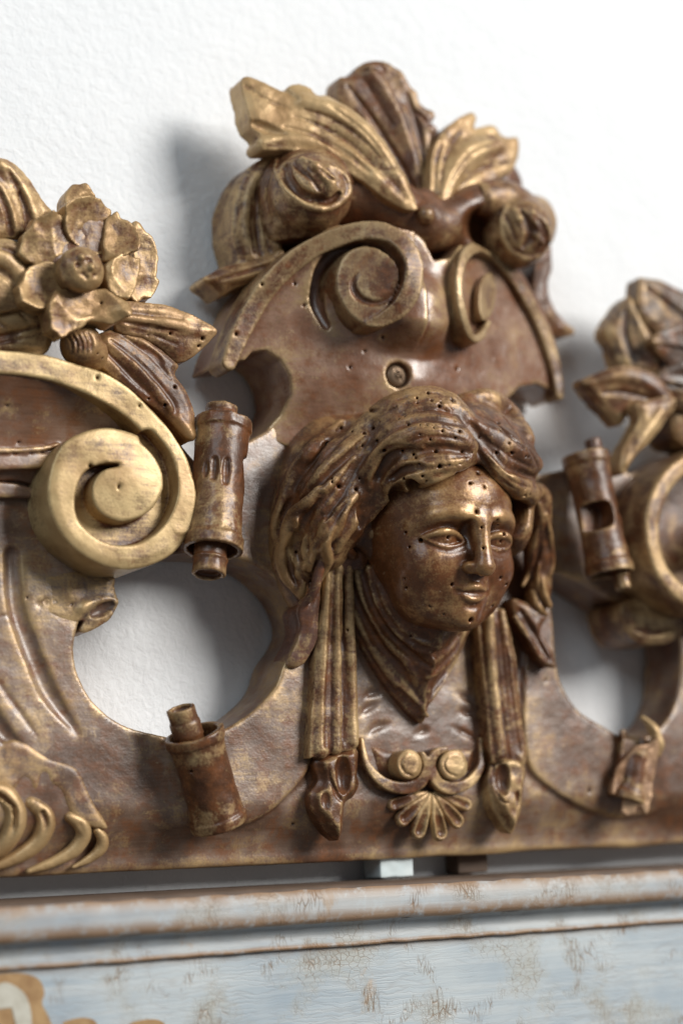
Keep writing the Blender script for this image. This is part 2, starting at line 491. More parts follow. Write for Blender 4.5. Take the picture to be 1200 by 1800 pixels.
# ------------------------------------------------------------------ the painted cabinet below
def make_cabinet():
    mt, nt, b = nodes_of('crackled_blue_paint')
    tc = N(nt, 'ShaderNodeTexCoord'); co = tc.outputs['Object']
    def noise(scale, vec=None, detail=4, rough_=0.55, dist=0.0):
        n = N(nt, 'ShaderNodeTexNoise', inp={'Scale': scale, 'Detail': detail, 'Roughness': rough_, 'Distortion': dist})
        nt.links.new(vec or co, n.inputs['Vector']); return n.outputs['Fac']
    blue = mixc(nt, ramp(nt, noise(14), [(0.35, (0, 0, 0)), (0.65, (1, 1, 1))]).outputs[0], (0.32, 0.39, 0.45), (0.51, 0.56, 0.58))
    blue = mixc(nt, ramp(nt, noise(30, None, 5, 0.6), [(0.50, (0, 0, 0)), (0.66, (0.7,)*3)]).outputs[0], blue, (0.43, 0.42, 0.36))
    blue = mixc(nt, ramp(nt, noise(22, None, 6, 0.65, 0.5), [(0.60, (0, 0, 0)), (0.66, (0.8,)*3)]).outputs[0], blue, (0.48, 0.37, 0.27))
    # horizontal brush streaks
    mp = N(nt, 'ShaderNodeMapping'); mp.inputs['Scale'].default_value = (14, 14, 420); nt.links.new(co, mp.inputs['Vector'])
    st = noise(1.0, mp.outputs[0], 4, 0.6)
    blue = mixc(nt, ramp(nt, st, [(0.42, (0, 0, 0)), (0.72, (0.55,)*3)]).outputs[0], blue, (0.60, 0.63, 0.63))
    # craquelure: a net of stretched cells, warped, in patches
    wv = N(nt, 'ShaderNodeTexNoise', inp={'Scale': 90, 'Detail': 3}); nt.links.new(co, wv.inputs['Vector'])
    ad = N(nt, 'ShaderNodeVectorMath', operation='MULTIPLY_ADD'); ad.inputs[1].default_value = (0.005,)*3
    nt.links.new(wv.outputs['Color'], ad.inputs[0]); nt.links.new(co, ad.inputs[2])
    def net(sx, sz, width, lo, hi, pn):
        m2 = N(nt, 'ShaderNodeMapping'); m2.inputs['Scale'].default_value = (sx, 30, sz); nt.links.new(ad.outputs[0], m2.inputs['Vector'])
        vo = N(nt, 'ShaderNodeTexVoronoi', feature='DISTANCE_TO_EDGE', inp={'Scale': 1.0}); nt.links.new(m2.outputs[0], vo.inputs['Vector'])
        ln = ramp(nt, vo.outputs['Distance'], [(0.0, (1, 1, 1)), (width, (0, 0, 0))]).outputs[0]
        pm = ramp(nt, pn, [(lo, (0, 0, 0)), (hi, (1, 1, 1))]).outputs[0]
        return math_(nt, 'MULTIPLY', ln, pm)
    c1 = net(260, 420, 0.05, 0.50, 0.70, noise(30))
    c2 = net(520, 110, 0.10, 0.54, 0.66, noise(60, None, 6))
    c3 = net(45, 520, 0.13, 0.40, 0.62, noise(18, None, 4))
    cr = math_(nt, 'MAXIMUM', math_(nt, 'MAXIMUM', c1, c2), math_(nt, 'MULTIPLY', c3, 0.22))
    c_ = mixc(nt, math_(nt, 'MULTIPLY', math_(nt, 'MULTIPLY', cr, noise(150, None, 3)), 1.7), blue, (0.24, 0.15, 0.085))
    # paint rubbed to orange wood along the arrises
    geo = N(nt, 'ShaderNodeNewGeometry')
    ed = ramp(nt, geo.outputs['Pointiness'], [(0.53, (0, 0, 0)), (0.60, (1, 1, 1))]).outputs[0]
    at = N(nt, 'ShaderNodeAttribute', attribute_name='rub')
    rub = math_(nt, 'MULTIPLY', at.outputs['Fac'], ramp(nt, noise(120, None, 6, 0.7), [(0.24, (0, 0, 0)), (0.50, (1, 1, 1))]).outputs[0])
    c_ = mixc(nt, rub, c_, mixc(nt, noise(70), (0.24, 0.125, 0.06), (0.38, 0.25, 0.15)))
    nt.links.new(c_, b.inputs['Base Color']); b.inputs['Roughness'].default_value = 0.5
    bp = N(nt, 'ShaderNodeBump', inp={'Strength': 0.35, 'Distance': 0.001})
    nt.links.new(math_(nt, 'SUBTRACT', math_(nt, 'MULTIPLY', st, 0.4), cr), bp.inputs['Height']); nt.links.new(bp.outputs[0], b.inputs['Normal'])

    mw, ntw, bw = nodes_of('bare_cornice_wood')
    tcw = N(ntw, 'ShaderNodeTexCoord'); nw = N(ntw, 'ShaderNodeTexNoise', inp={'Scale': 90, 'Detail': 5}); ntw.links.new(tcw.outputs['Object'], nw.inputs['Vector'])
    ntw.links.new(mixc(ntw, nw.outputs['Fac'], (0.05, 0.032, 0.022), (0.17, 0.11, 0.075)), bw.inputs['Base Color']); bw.inputs['Roughness'].default_value = 0.7

    zt = P(600, 1556, 80)[1]                          # arris of the cornice
    z1 = P(600, 1622, 80)[1]; z2 = P(600, 1664, 72)[1]
    org = np.array([34.0, zt-420, 40.0])
    rt_ = bpy.data.objects.new('painted_cabinet', None); col.objects.link(rt_)
    rt_.location = (org[0]/MM, -org[2]/MM, org[1]/MM); rt_.empty_display_size = 0.05
    tag(rt_, 'pale blue crackled painted cabinet top with worn moulded cornice below the carving', 'cabinet')
    X0, X1 = -560.0, 640.0
    def profile(name, prof, mat, rubs, nx=420, wob=0.15, seed=1):
        """prof rows (w, Z) run along X as a moulding; rubs marks rows whose paint is worn."""
        pr = np.asarray(prof, float); k = len(pr)
        g = np.random.default_rng(seed)
        xs = np.linspace(X0, X1, nx)
        wobx = np.interp(xs, np.linspace(X0, X1, 140), g.normal(size=140))*wob
        wobz = np.interp(xs, np.linspace(X0, X1, 170), g.normal(size=170))*wob
        v = np.zeros((nx, k, 3))
        v[:, :, 0] = xs[:, None]; v[:, :, 1] = pr[None, :, 1]+wobz[:, None]*(np.asarray(rubs) > 0)[None]; v[:, :, 2] = pr[None, :, 0]+wobx[:, None]*(np.asarray(rubs) > 0)[None]
        ii = np.arange(nx-1)[:, None]*k+np.arange(k-1)[None]
        f = np.stack([ii, ii+1, ii+k+1, ii+k], -1).reshape(-1, 4)[:, ::-1]
        nv = nx*k
        v = v.reshape(-1, 3)
        caps = [list(range(k)), [(nx-1)*k+q for q in range(k)][::-1]]
        o = link_mesh(name, v, f, mat, rt_, True, org=org)
        at_ = o.data.attributes.new('rub', 'FLOAT', 'POINT')
        at_.data.foreach_set('value', np.tile(np.asarray(rubs, np.float32), nx))
        return o
    def rounded(p0, p1, steps): return [(p0[0]+(p1[0]-p0[0])*t, p0[1]+(p1[1]-p0[1])*t) for t in np.linspace(0, 1, steps)]
    # top shelf, fascia, cove, panel
    pr = [(15, zt-3), (15, zt+0.2)]+rounded((18, zt+0.3), (77.5, zt+0.3), 6)
    profile('top_board', pr+[(79.3, zt-0.8), (79.3, zt-3)], mw, [0]*len(pr)+[1, 1], seed=3)
    fa = [(79.0, zt-1.4), (80.0, zt-2.4), (80.9, zt-5)]+rounded((81.2, zt-7), (81.2, z1+5), 6)+[(80.9, z1+2.6), (80.0, z1+1.0), (78.2, z1+0.1), (73.5, z1-0.2)]
    profile('fascia_moulding', fa, mt, [1, 0.9, 0.55]+[0.3, 0.22, 0.22, 0.25]+[0.35, 0.55]+[0.9, 1, 1, 0.7], seed=4)
    cv = [(73.6, z1-0.1), (71.6, z1-1.2)]+[(71.6-1.6*math.sin(a), z1-1.2-(z1-z2-3.0)*a/math.pi) for a in np.linspace(0.3, math.pi-0.2, 7)]+[(72.4, z2+1.4), (72.6, z2+0.6), (71.8, z2-0.2), (70.2, z2-0.3)]
    profile('cove_moulding', cv, mt, [0.2, 0.1]+[0.12]*7+[0.8, 1, 1, 0.6], seed=5)
    pa = [(70.3, z2-0.2)]+rounded((70.0, z2-1.0), (70.0, z2-120), 40)+[(69.5, z2-400), (15, z2-400)]
    profile('panel', pa, mt, [0.8]+[0.35]+[0.0]*41, wob=0.1, seed=6)

    # painted scroll flower at the left of the panel: a thin layer of ochre and cream paint
    def paint(name, colr, colr2):
        m_, n_, b_ = nodes_of(name)
        t_ = N(n_, 'ShaderNodeTexCoord'); q_ = N(n_, 'ShaderNodeTexNoise', inp={'Scale': 110, 'Detail': 5, 'Roughness': 0.65}); n_.links.new(t_.outputs['Object'], q_.inputs['Vector'])
        n_.links.new(mixc(n_, ramp(n_, q_.outputs['Fac'], [(0.35, (0, 0, 0)), (0.65, (1, 1, 1))]).outputs[0], colr, colr2), b_.inputs['Base Color']); b_.inputs['Roughness'].default_value = 0.55
        return m_
    mo, mc = paint('ochre_paint', (0.30, 0.165, 0.065), (0.46, 0.29, 0.13)), paint('cream_paint', (0.45, 0.42, 0.34), (0.62, 0.60, 0.52))
    def flat(name, outline, mat, w0, parent):
        pts = spline([P(x, y, w0)[:2] for x, y in outline], 5, True)
        c = pts.mean(0); n = len(pts)
        v = np.vstack([np.column_stack([pts, np.full(n, w0)]), np.column_stack([pts, np.full(n, w0-0.4)]), [[c[0], c[1], w0+0.05]]])
        f = [[i, (i+1) % n, 2*n, 2*n] for i in range(n)]
        import bmesh
        bm = bmesh.new(); vs = [bm.verts.new(((q[0]-org[0])/MM, -(q[2]-org[2])/MM, (q[1]-org[1])/MM)) for q in v]
        for i in range(n):
            bm.faces.new((vs[i], vs[(i+1) % n], vs[2*n])); bm.faces.new((vs[i], vs[n+i], vs[n+(i+1) % n], vs[(i+1) % n]))
        bmesh.ops.recalc_face_normals(bm, faces=bm.faces)
        me = bpy.data.meshes.new(name); bm.to_mesh(me); bm.free(); me.materials.append(mat)
        o = bpy.data.objects.new(name, me); col.objects.link(o); o.parent = parent; return o
    fl = flat('painted_flower', [(-60, 1722), (0, 1713), (40, 1712), (68, 1722), (78, 1745), (74, 1765), (84, 1785), (92, 1815), (70, 1850), (20, 1860), (-60, 1860)], mo, 70.25, rt_)
    pts = [(-30, 1770), (-8, 1742), (12, 1734), (32, 1744), (44, 1768), (48, 1800), (44, 1840)]
    L_ = [(x-3, y-7) for x, y in pts]; R_ = [(x-3+(2 if i < 2 else -8), y+(10 if i < 4 else 2)) for i, (x, y) in enumerate(pts)]
    flat('cream_curl', [(x, y-6) if i < 3 else (x+8, y) for i, (x, y) in enumerate(pts)]+[(x, y+8) if i < 3 else (x-7, y) for i, (x, y) in reversed(list(enumerate(pts)))], mc, 70.55, fl)
    flat('painted_petal', [(110, 1802), (125, 1793), (150, 1790), (168, 1797), (172, 1820), (130, 1830)], mo, 70.25, rt_)
    flat('painted_petal', [(225, 1805), (245, 1795), (275, 1793), (290, 1803), (285, 1825), (240, 1828)], mo, 70.25, rt_)

    # blocks that keep the carving off the cornice
    zb = P(600, 1513, 50)[1]
    def block(name, px0, px1, w0, w1, mat, label):
        a, b2 = P(px0, 1530, w1)[0], P(px1, 1530, w1)[0]
        v = Vol((a-3, zt-2, w0-3), (b2+3, zb+9, w1+3), 0.7)
        cz0, cz1 = zt+0.9, zb+3.5
        v.prism([(a, cz0), (b2, cz0), (b2, cz1), (a, cz1)], w1, w0, rnd=0.5)
        v.noise(5, 0.12, 3)
        o = vobj(name, v, mat, None)
        tag(o, label, 'block')
        return o
    mb, nb, bb = nodes_of('pale_block'); bb.inputs['Base Color'].default_value = (0.62, 0.72, 0.74, 1); bb.inputs['Roughness'].default_value = 0.6
    tb = N(nb, 'ShaderNodeTexCoord'); qb = N(nb, 'ShaderNodeTexNoise', inp={'Scale': 150, 'Detail': 4}); nb.links.new(tb.outputs['Object'], qb.inputs['Vector'])
    nb.links.new(mixc(nb, qb.outputs['Fac'], (0.50, 0.60, 0.62), (0.74, 0.80, 0.80)), bb.inputs['Base Color'])
    o = block('spacer_block', 668, 727, 20, 36, mb, 'small pale blue spacer block under the middle of the carving')
    block('support_peg', 805, 858, 16, 28, mw, 'dark brown wooden peg in the gap under the carving')
make_cabinet()

# ------------------------------------------------------------------ the fretted board
WB, W0 = 50.0, 18.0
def outline(pts, w, n=4):
    f = w if callable(w) else (lambda X, Z: w+0*X)
    return spline([Pf(x, y, f)[:2] for x, y in pts], n, True)
LEFT_HOLE = [(430, 985), (470, 1005), (510, 1045), (530, 1092), (522, 1130), (497, 1165), (480, 1210), (440, 1252), (385, 1285), (330, 1297), (275, 1290), (215, 1273), (165, 1235), (136, 1180), (130, 1130), (140, 1095), (160, 1050), (200, 1010), (300, 975), (380, 972)]
RIGHT_HOLE = [(962, 1012), (1020, 1022), (1090, 1062), (1150, 1078), (1185, 1095), (1197, 1150), (1190, 1225), (1160, 1280), (1100, 1300), (1045, 1274), (1010, 1250), (985, 1210), (974, 1170), (968, 1100)]
def make_board():
    lo = P(-150, 1570, 50); hi = P(1330, 600, 50)
    v = Vol((lo[0], lo[1], 12), (hi[0], P(-100, 580, 50)[1], 62), 1.22)
    out = [(-120, 1551), (600, 1515), (1200, 1483), (1320, 1477), (1330, 780), (1200, 792), (1110, 835), (1060, 810), (1000, 822), (945, 835), (900, 760), (870, 640), (560, 600), (525, 640), (516, 690), (503, 722), (468, 758), (430, 778), (345, 812), (300, 760), (200, 690), (100, 640), (0, 625), (-120, 622)]
    poly = np.array([P(x, y, WB)[:2] for x, y in out])
    zb = P(600, 1513, 50)[1]
    ringL = outline([(548, 1332), (500, 1405), (450, 1446), (400, 1463), (340, 1470), (285, 1460), (240, 1420), (200, 1360), (180, 1300), (250, 1180), (400, 1100), (540, 1050), (552, 1180)], WB)
    ringR = outline([(920, 1338), (960, 1386), (1010, 1416), (1060, 1433), (1110, 1439), (1170, 1425), (1230, 1380), (1280, 1280), (1200, 1150), (1000, 1050), (930, 1100), (915, 1220)], WB)
    def top(X, Z, d):
        t = WB+0*X
        t = t-10.5*sm((zb+29-Z)/25.0)                   # the foot coves back
        t = t-0.8*sm((zb+2.0-Z)/2.0)                   # and ends in a small fillet
        xl = P(240, 1400, WB)[0]
        rl = poly_sd(X, Z, ringL); t = t+2.6*sm(-rl/1.6+0.2)*sm((X-xl)/28.0)*sm((Z-zb-14)/6)
        rr = poly_sd(X, Z, ringR); xr = P(1180, 1400, WB)[0]
        t = t+2.6*sm(-rr/1.6+0.2)*sm((xr-X)/20.0)
        return t
    v.prism(poly, top, W0, rnd=1.0)
    for hole in (LEFT_HOLE, RIGHT_HOLE):
        hp = outline(hole, WB)
        v.prism(hp, 200, -50, mode='cut', k=1.0, rnd=0.2)
    # gouged flutes of the acanthus on the left
    for pts, r in (([(24, 975), (30, 1060), (52, 1130), (90, 1220), (138, 1288)], [15, 17, 17, 15, 5]),
                   ([(-30, 1235), (5, 1285), (40, 1315)], [18, 16, 5])):
        v.lock(pts, r, 1.0, 'cut', sink=-0.30)
    v.lock([(-10, 1190), (30, 1245), (66, 1296)], [3, 4, 1.5], 0.4, 'cut', sink=0)
    v.lock([(-20, 1083), (60, 1086), (140, 1088)], [1.6, 1.4, 1.6], 0.2, 'cut', sink=0.5)       # split in the wood
    # feather cuts round the shell ornament
    for pts in ([(640, 1226), (652, 1219), (668, 1216)], [(633, 1258), (645, 1246), (662, 1238)], [(646, 1292), (660, 1280), (682, 1274)], [(728, 1292), (742, 1286), (752, 1284)], [(803, 1218), (820, 1226), (836, 1238)], [(806, 1250), (820, 1252), (834, 1258)], [(795, 1278), (815, 1288), (840, 1302)]):
        v.lock(pts, [1.5, 5, 3], 0.4, 'cut', sink=0.1)
    # rough chips on the bottom fillet
    g = random.Random(4)
    for i in range(26):
        x = g.uniform(-60, 1260); y = 1545-0.051*x
        v.ell(P(x, y+1, 48), (g.uniform(1.5, 5), 1.0, 2.2), k=0.4, mode='cut')
    v.noise(9, 0.11, 5); v.noise(30, 0.35, 6); v.noise(3.2, 0.03, 7)
    v.holes([(82, 1057), (48, 1051), (70, 1062), (430, 953), (960, 1195), (1036, 1390), (60, 1088), (515, 1450)], 0.9)
    vobj('backboard', v, M_BOARD, root)
    return v
make_board()

# acanthus tips and gadroons over the left foot
def make_foot():
    tip = [(-60, 1330), (30, 1300), (90, 1330), (140, 1350), (168, 1410), (197, 1458), (150, 1448), (128, 1432), (112, 1392), (92, 1380), (82, 1360), (66, 1392), (48, 1370), (20, 1392), (-60, 1380)]
    wt = lambda X, Z: 52.6+0*X
    p = outline(tip, wt, 3)
    v = Vol.around(np.column_stack([p, np.full(len(p), 52.)]), 5, 0.8, 42, 58)
    v.prism(p, lambda X, Z, d: 49.7+0.7*sm(-d/2.5), 44, rnd=0.4)
    v.noise(6, 0.2, 2); vobj('acanthus_leaf', v, gilt('tip_wood', 0.46, dark=(0.110, 0.056, 0.032), mauve=(0.27, 0.185, 0.138), mauve_amt=1.0, bump=0.26, blotch=1.2), root)
    for pts, r in (([(-60, 1395), (-5, 1392), (22, 1418), (24, 1452), (0, 1492), (-50, 1515)], [11, 13, 14, 14, 11, 6]),
                   ([(52, 1412), (74, 1428), (80, 1450), (66, 1480), (32, 1506), (-25, 1530)], [8, 11, 12, 11, 9, 5]),
                   ([(122, 1436), (141, 1450), (146, 1470), (130, 1494), (98, 1514), (50, 1532)], [7, 10, 10, 9, 7, 4]),
                   ([(170, 1460), (180, 1474), (178, 1490), (160, 1508), (128, 1525)], [5, 7, 8, 6, 3])):
        q = [P(x, y, 48.5-0.075*max(0, y-1440)) for x, y in pts]
        v = Vol.around(q, 8, 0.7, 36, 58)
        v.tube(q, np.array(r)*PXMM*1.3, 0.5, n=7)
        q2 = [P(x+1, y+1, 51.5) for x, y in pts[1:]]
        v.tube(q2, np.array(r[1:])*PXMM*0.35, 1.0, 'cut', n=7)
        v.noise(5, 0.15, 3); vobj('gadroon', v, M_GOLD, root)
make_foot()

# ------------------------------------------------------------------ big volutes
def make_volute():
    # left: cove field behind, band, disc with its eye
    lo = P(-160, 1015, 60); hi = P(370, 600, 60)
    v = Vol((lo[0], P(250, 1020, 60)[1], 40), (P(365, 800, 80)[0], P(-100, 590, 60)[1], 92), 0.8)
    WV = 76.0
    fieldp = outline([(-140, 640), (0, 630), (110, 645), (215, 690), (285, 750), (325, 820), (300, 900), (200, 900), (130, 880), (80, 838), (0, 832), (-140, 830)], 70, 3)
    xr, _, _ = P(300, 800, 70)
    ztop = P(60, 660, 80)[1]; zbot = P(60, 800, 70)[1]
    def top(X, Z, d):
        u = (Z-zbot)/(ztop-zbot)
        return 56+15.5*np.clip(u, 0, 1.02)**1.8-3*np.clip(-u*4, 0, 1)
    fv = Vol(v.lo, v.lo+(v.n-1)*v.h, 0.9)
    fv.prism(fieldp, top, 44, rnd=1.0)
    # ledges under the cove
    for y, dy, w in ((792, 5, 62), (812, 13, 60.5)):
        fv.ribbon([P(-140, y, w), P(0, y-1, w), P(70, y-4, w-1), P(105, y-12, w-3)], [dy*PXMM]*2+[dy*PXMM*0.9, dy*PXMM*0.5], 46, 0.4, rnd=0.6)
    fv.ribbon([P(-140, 862, 55), P(0, 860, 55), P(60, 866, 54)], [14*PXMM, 14*PXMM, 8*PXMM], 46, 0.4, rnd=0.8)
    fv.noise(10, 0.2, 18); fv.holes([(183, 720), (207, 722), (12, 713), (33, 777)], 0.85)
    vobj('volute_channel', fv, gilt('channel_wood', 0.26, dark=(0.17, 0.080, 0.042), mauve=(0.31, 0.21, 0.16), mauve_amt=0.9, rough=0.36, coat=0.2, bump=0.2), root)
    # disc with its straight drum
    disc = outline([(345, 868), (338, 925), (306, 972), (245, 999), (185, 995), (125, 958), (93, 905), (86, 845), (108, 785), (158, 757), (215, 752), (262, 772), (300, 800), (330, 835)], WV, 4)
    ec = P(222, 852, WV)
    v.prism(disc, lambda X, Z, d: WV-0.9+1.6*np.exp(-((X-ec[0])**2+(Z-ec[1])**2)/260.0)+0.7*sm(-d/5.0), 44, rnd=0.9)
    band = [(-140, 634, 74), (0, 635, 74), (95, 648, 74.2), (185, 683, 74.8), (255, 735, 75.3), (305, 800, 75.7), (325, 862, 76), (318, 920, 76)]
    v.ribbon([P(x, y, w) for x, y, w in band], np.array([19, 19.5, 21, 22, 22, 21.5, 19.5, 19])*PXMM, 46, 0.3, rnd=0.8)
    # spiral groove: thin by the eye, wide below, running up into the cove
    gr = [(206, 818, 3), (180, 821, 5), (158, 838, 8), (148, 868, 11), (154, 900, 14), (178, 926, 16), (215, 938, 17), (250, 930, 17), (278, 908, 16), (297, 872, 14), (299, 836, 12), (286, 800, 13), (262, 770, 13)]
    q = np.array([[*P(x, y, WV)] for x, y, _ in gr]); hw = np.array([g[2] for g in gr])*PXMM
    for i in range(1):
        v.ribbon(q+np.array([0, 0, 6.0]), hw*1.08, WV-9.5, 0.8, 'cut', rnd=0)
    v.tube(q+np.array([0, 0, -1.0]), hw*0.95, 1.2, 'cut')
    v.ell(P(208, 856, WV+0.3), (0.8, 1.2, 0.8), k=0.2, mode='cut')
    v.noise(24, 0.45, 10); v.noise(12, 0.20, 8); v.noise(4, 0.04, 9)
    v.holes([(52, 618), (172, 663), (246, 713), (290, 712), (160, 819)], 0.85)
    vobj('volute', v, gilt('volute_gold', 0.66, gcol=(0.56, 0.41, 0.20), bump=0.2, blotch=0.8, edge_w=0.6), root)
    # right: the same scroll, half out of the picture
    wr = 84.0
    lo = P(1110, 1090, 80); hi = P(1420, 770, 60)
    v = Vol((P(1105, 930, 90)[0], P(1250, 1110, 60)[1], 40), (P(1400, 930, 60)[0], P(1250, 770, 90)[1], 96), 1.3)
    v.ribbon([P(x, y, wr) for x, y in ((1400, 770), (1300, 780), (1215, 812), (1172, 848), (1151, 895), (1149, 945), (1163, 1000), (1198, 1042), (1250, 1064), (1310, 1060), (1360, 1020))], np.array([17]*9+[15, 12])*PXMM, 44, 0.5, rnd=0.9)
    fp = outline([(1385, 800), (1250, 800), (1170, 850), (1150, 930), (1170, 1010), (1240, 1060), (1340, 1040), (1390, 950)], 60)
    v.prism(fp, 52, 44, rnd=0.8)
    v.tube([P(1300, 930, 50), P(1300, 930, 84)], [12, 11], 1, n=2)
    v.noise(10, 0.25, 4); vobj('volute', v, M_MIX, root)
make_volute()

# ------------------------------------------------------------------ rolled paper quills
def quill(name, p0, p1, r, core_r, core_off, ends=(1, 1), flutes=False, chip=None, mat=None, seed=1, broken=False):
    """a rolled sheet: tube from p0 (upper) to p1 (lower), open ends with the inner roll standing out."""
    p0, p1 = np.asarray(p0, float), np.asarray(p1, float)
    ax = (p1-p0); L = np.linalg.norm(ax); ax = ax/L
    v = Vol.around([p0-ax*14, p1+ax*14], r+6, 0.65)
    X, Z, Wd = v.ax[0][:, None, None], v.ax[1][None, :, None], v.ax[2][None, None, :]
    def cyl(a, b, rad, k=0.5, mode='add', rnd=0.6, flare=0.0):
        a = np.asarray(a, float); b = np.asarray(b, float); e = b-a; l_ = np.linalg.norm(e); e = e/l_
        dx, dz, dw = X-a[0], Z-a[1], Wd-a[2]
        t = dx*e[0]+dz*e[1]+dw*e[2]
        rr = np.sqrt(np.maximum(dx*dx+dz*dz+dw*dw-t*t, 0))
        f = smax(smax(rr-(rad+flare*np.clip(np.abs(t/l_-0.5)*2, 0, 1)**3), -t, rnd), t-l_, rnd)
        v.put((slice(None),)*3, f.astype(np.float32), k, mode)
    cyl(p0, p1, r, flare=1.8)
    for t in (0.055, 0.94):                             # raised end hoops
        c = p0+ax*L*t
        cyl(c-ax*2.2, c+ax*2.2, r+1.7, 0.3, rnd=0.7)
    for t in (0.125, 0.86):
        c = p0+ax*L*t
        cyl(c-ax*0.6, c+ax*0.6, r+0.7, 0.3, rnd=0.5)
    cyl(p0-ax*8, p0+ax*11, r-0.9, 0.3, 'cut'); cyl(p1-ax*11, p1+ax*8, r-0.9, 0.3, 'cut')
    side = np.asarray(core_off, float)
    if ends[0]:
        cyl(p0+side-ax*ends[0], p0+side+ax*14, core_r, 0.2); cyl(p0+side-ax*(ends[0]*0.45), p0+side+ax*2, core_r+0.5, 0.2, rnd=0.5)
        cyl(p0+side-ax*(ends[0]+4), p0+side-ax*(ends[0]-2.5), core_r-1.7, 0.2, 'cut')
    if ends[1]:
        cyl(p1+side-ax*14, p1+side+ax*ends[1], core_r, 0.2)
        cyl(p1+side+ax*(ends[1]-2.5), p1+side+ax*(ends[1]+4), core_r-1.7, 0.2, 'cut')
        cyl(p1+side+ax*(ends[1]-8), p1+side+ax*(ends[1]-6.8), core_r+0.7, 0.3, rnd=0.4)
    if flutes:
        for px, py0, py1, rr in flutes:
            v.lock([(px, py0), (px-1, (py0+py1)/2), (px-2, py1)], [rr*0.7, rr, rr*0.7], 0.5, 'cut', sink=-0.2)
    if chip:
        for c in chip: v.ell(*c[:2], k=0.4, mode='cut')
    v.noise(5, 0.16, seed); v.noise(2.4, 0.06, seed+1)
    return v
def make_quills():
    # upper left
    p0, p1 = P(392, 742, 66), P(374, 968, 76)
    v = quill('quill', p0, p1, 12.2, 7.6, (-1.2, 0, 0.0), (8, 12), flutes=[(362, 815, 835, 6), (377, 806, 838, 8), (399, 808, 846, 8)], seed=3)
    v.prism(outline([(414, 812), (440, 812), (440, 858), (432, 862), (418, 850)], 70), 120, 30, k=0.3, mode='cut', rnd=0.2)
    g = random.Random(2)
    for i in range(14):
        x = 365+i*3.2; v.lock([(x, 918+g.uniform(-3, 3)), (x+1, 926+g.uniform(-3, 3))], 1.5, 0.2, 'cut', sink=0)
    o = vobj('quill', v, M_DARK, root)
    # lower left
    p0, p1 = P(340, 1288, 66), P(386, 1450, 57)
    v = quill('quill', p0, p1, 12.0, 6.5, (-3.0, 0, 0), (12, 0), seed=6)
    v.holes([(336, 1357)], 0.8)
    vobj('quill', v, M_DARK, root)
    # upper right
    p0, p1 = P(1028, 800, 66), P(1072, 1010, 74)
    v = quill('quill', p0, p1, 11.0, 4.2, (6.0, 0, 1.0), (9, 8), seed=9)
    v.prism(outline([(1035, 888), (1066, 884), (1070, 922), (1040, 930)], 78), 120, 70, k=0.3, mode='cut', rnd=0.2)
    vobj('quill', v, M_DARK, root)
    # lower right, broken open: half the tube is gone and the fillet shows
    q0, q1 = P(1122, 1292, 58), P(1098, 1408, 56)
    v = quill('quill', q0, q1, 9.0, 4.0, (2.5, 0, 2.0), (0, 0), seed=12)
    v.prism(outline([(1050, 1240), (1110, 1262), (1150, 1300), (1110, 1330), (1096, 1385), (1085, 1440), (1050, 1440)], 66), 160, 58, mode='cut', k=0.3, rnd=0.2)
    o = vobj('quill', v, M_DARK, root, label='broken quill stub with ragged edge')
    shard = [(1104, 1328), (1118, 1312), (1140, 1308), (1156, 1300), (1160, 1318), (1154, 1350), (1150, 1378), (1140, 1428), (1134, 1434), (1126, 1420), (1120, 1418), (1116, 1432), (1104, 1436), (1094, 1428), (1100, 1392), (1094, 1384), (1084, 1398), (1074, 1396), (1084, 1352)]
    fq = lambda X, Z: 64+0.35*(X-P(1118, 1370, 64)[0])
    p3 = np.array([Pf(x, y, fq) for x, y in shard])
    v = Vol(p3.min(0)-[3, 3, 6], p3.max(0)+[3, 3, 4], 0.55)
    v.prism(p3[:, :2], lambda X, Z, d: fq(X, Z)+0.6*np.sin(X*0.35), lambda X, Z, d: fq(X, Z)-2.6, rnd=0.3); v.noise(4, 0.2, 3)
    vobj('shard', v, gilt('shard_wood', 0.5, gcol=(0.50, 0.31, 0.18)), o)
    v = Vol(P(1150, 1290, 60)-[9, 14, 14], P(1150, 1290, 60)+[9, 14, 12], 0.55)
    v.tube([P(1128, 1262, 58), P(1146, 1280, 60), P(1156, 1306, 61), P(1154, 1325, 61)], [1.2, 2.6, 3.2, 2.2], 0.4); v.lock([(1134, 1268), (1148, 1290)], [2, 4], 0.4, 'cut', sink=0); v.noise(4, 0.3, 8)
    vobj('rolled_edge', v, M_GOLD, o)
make_quills()

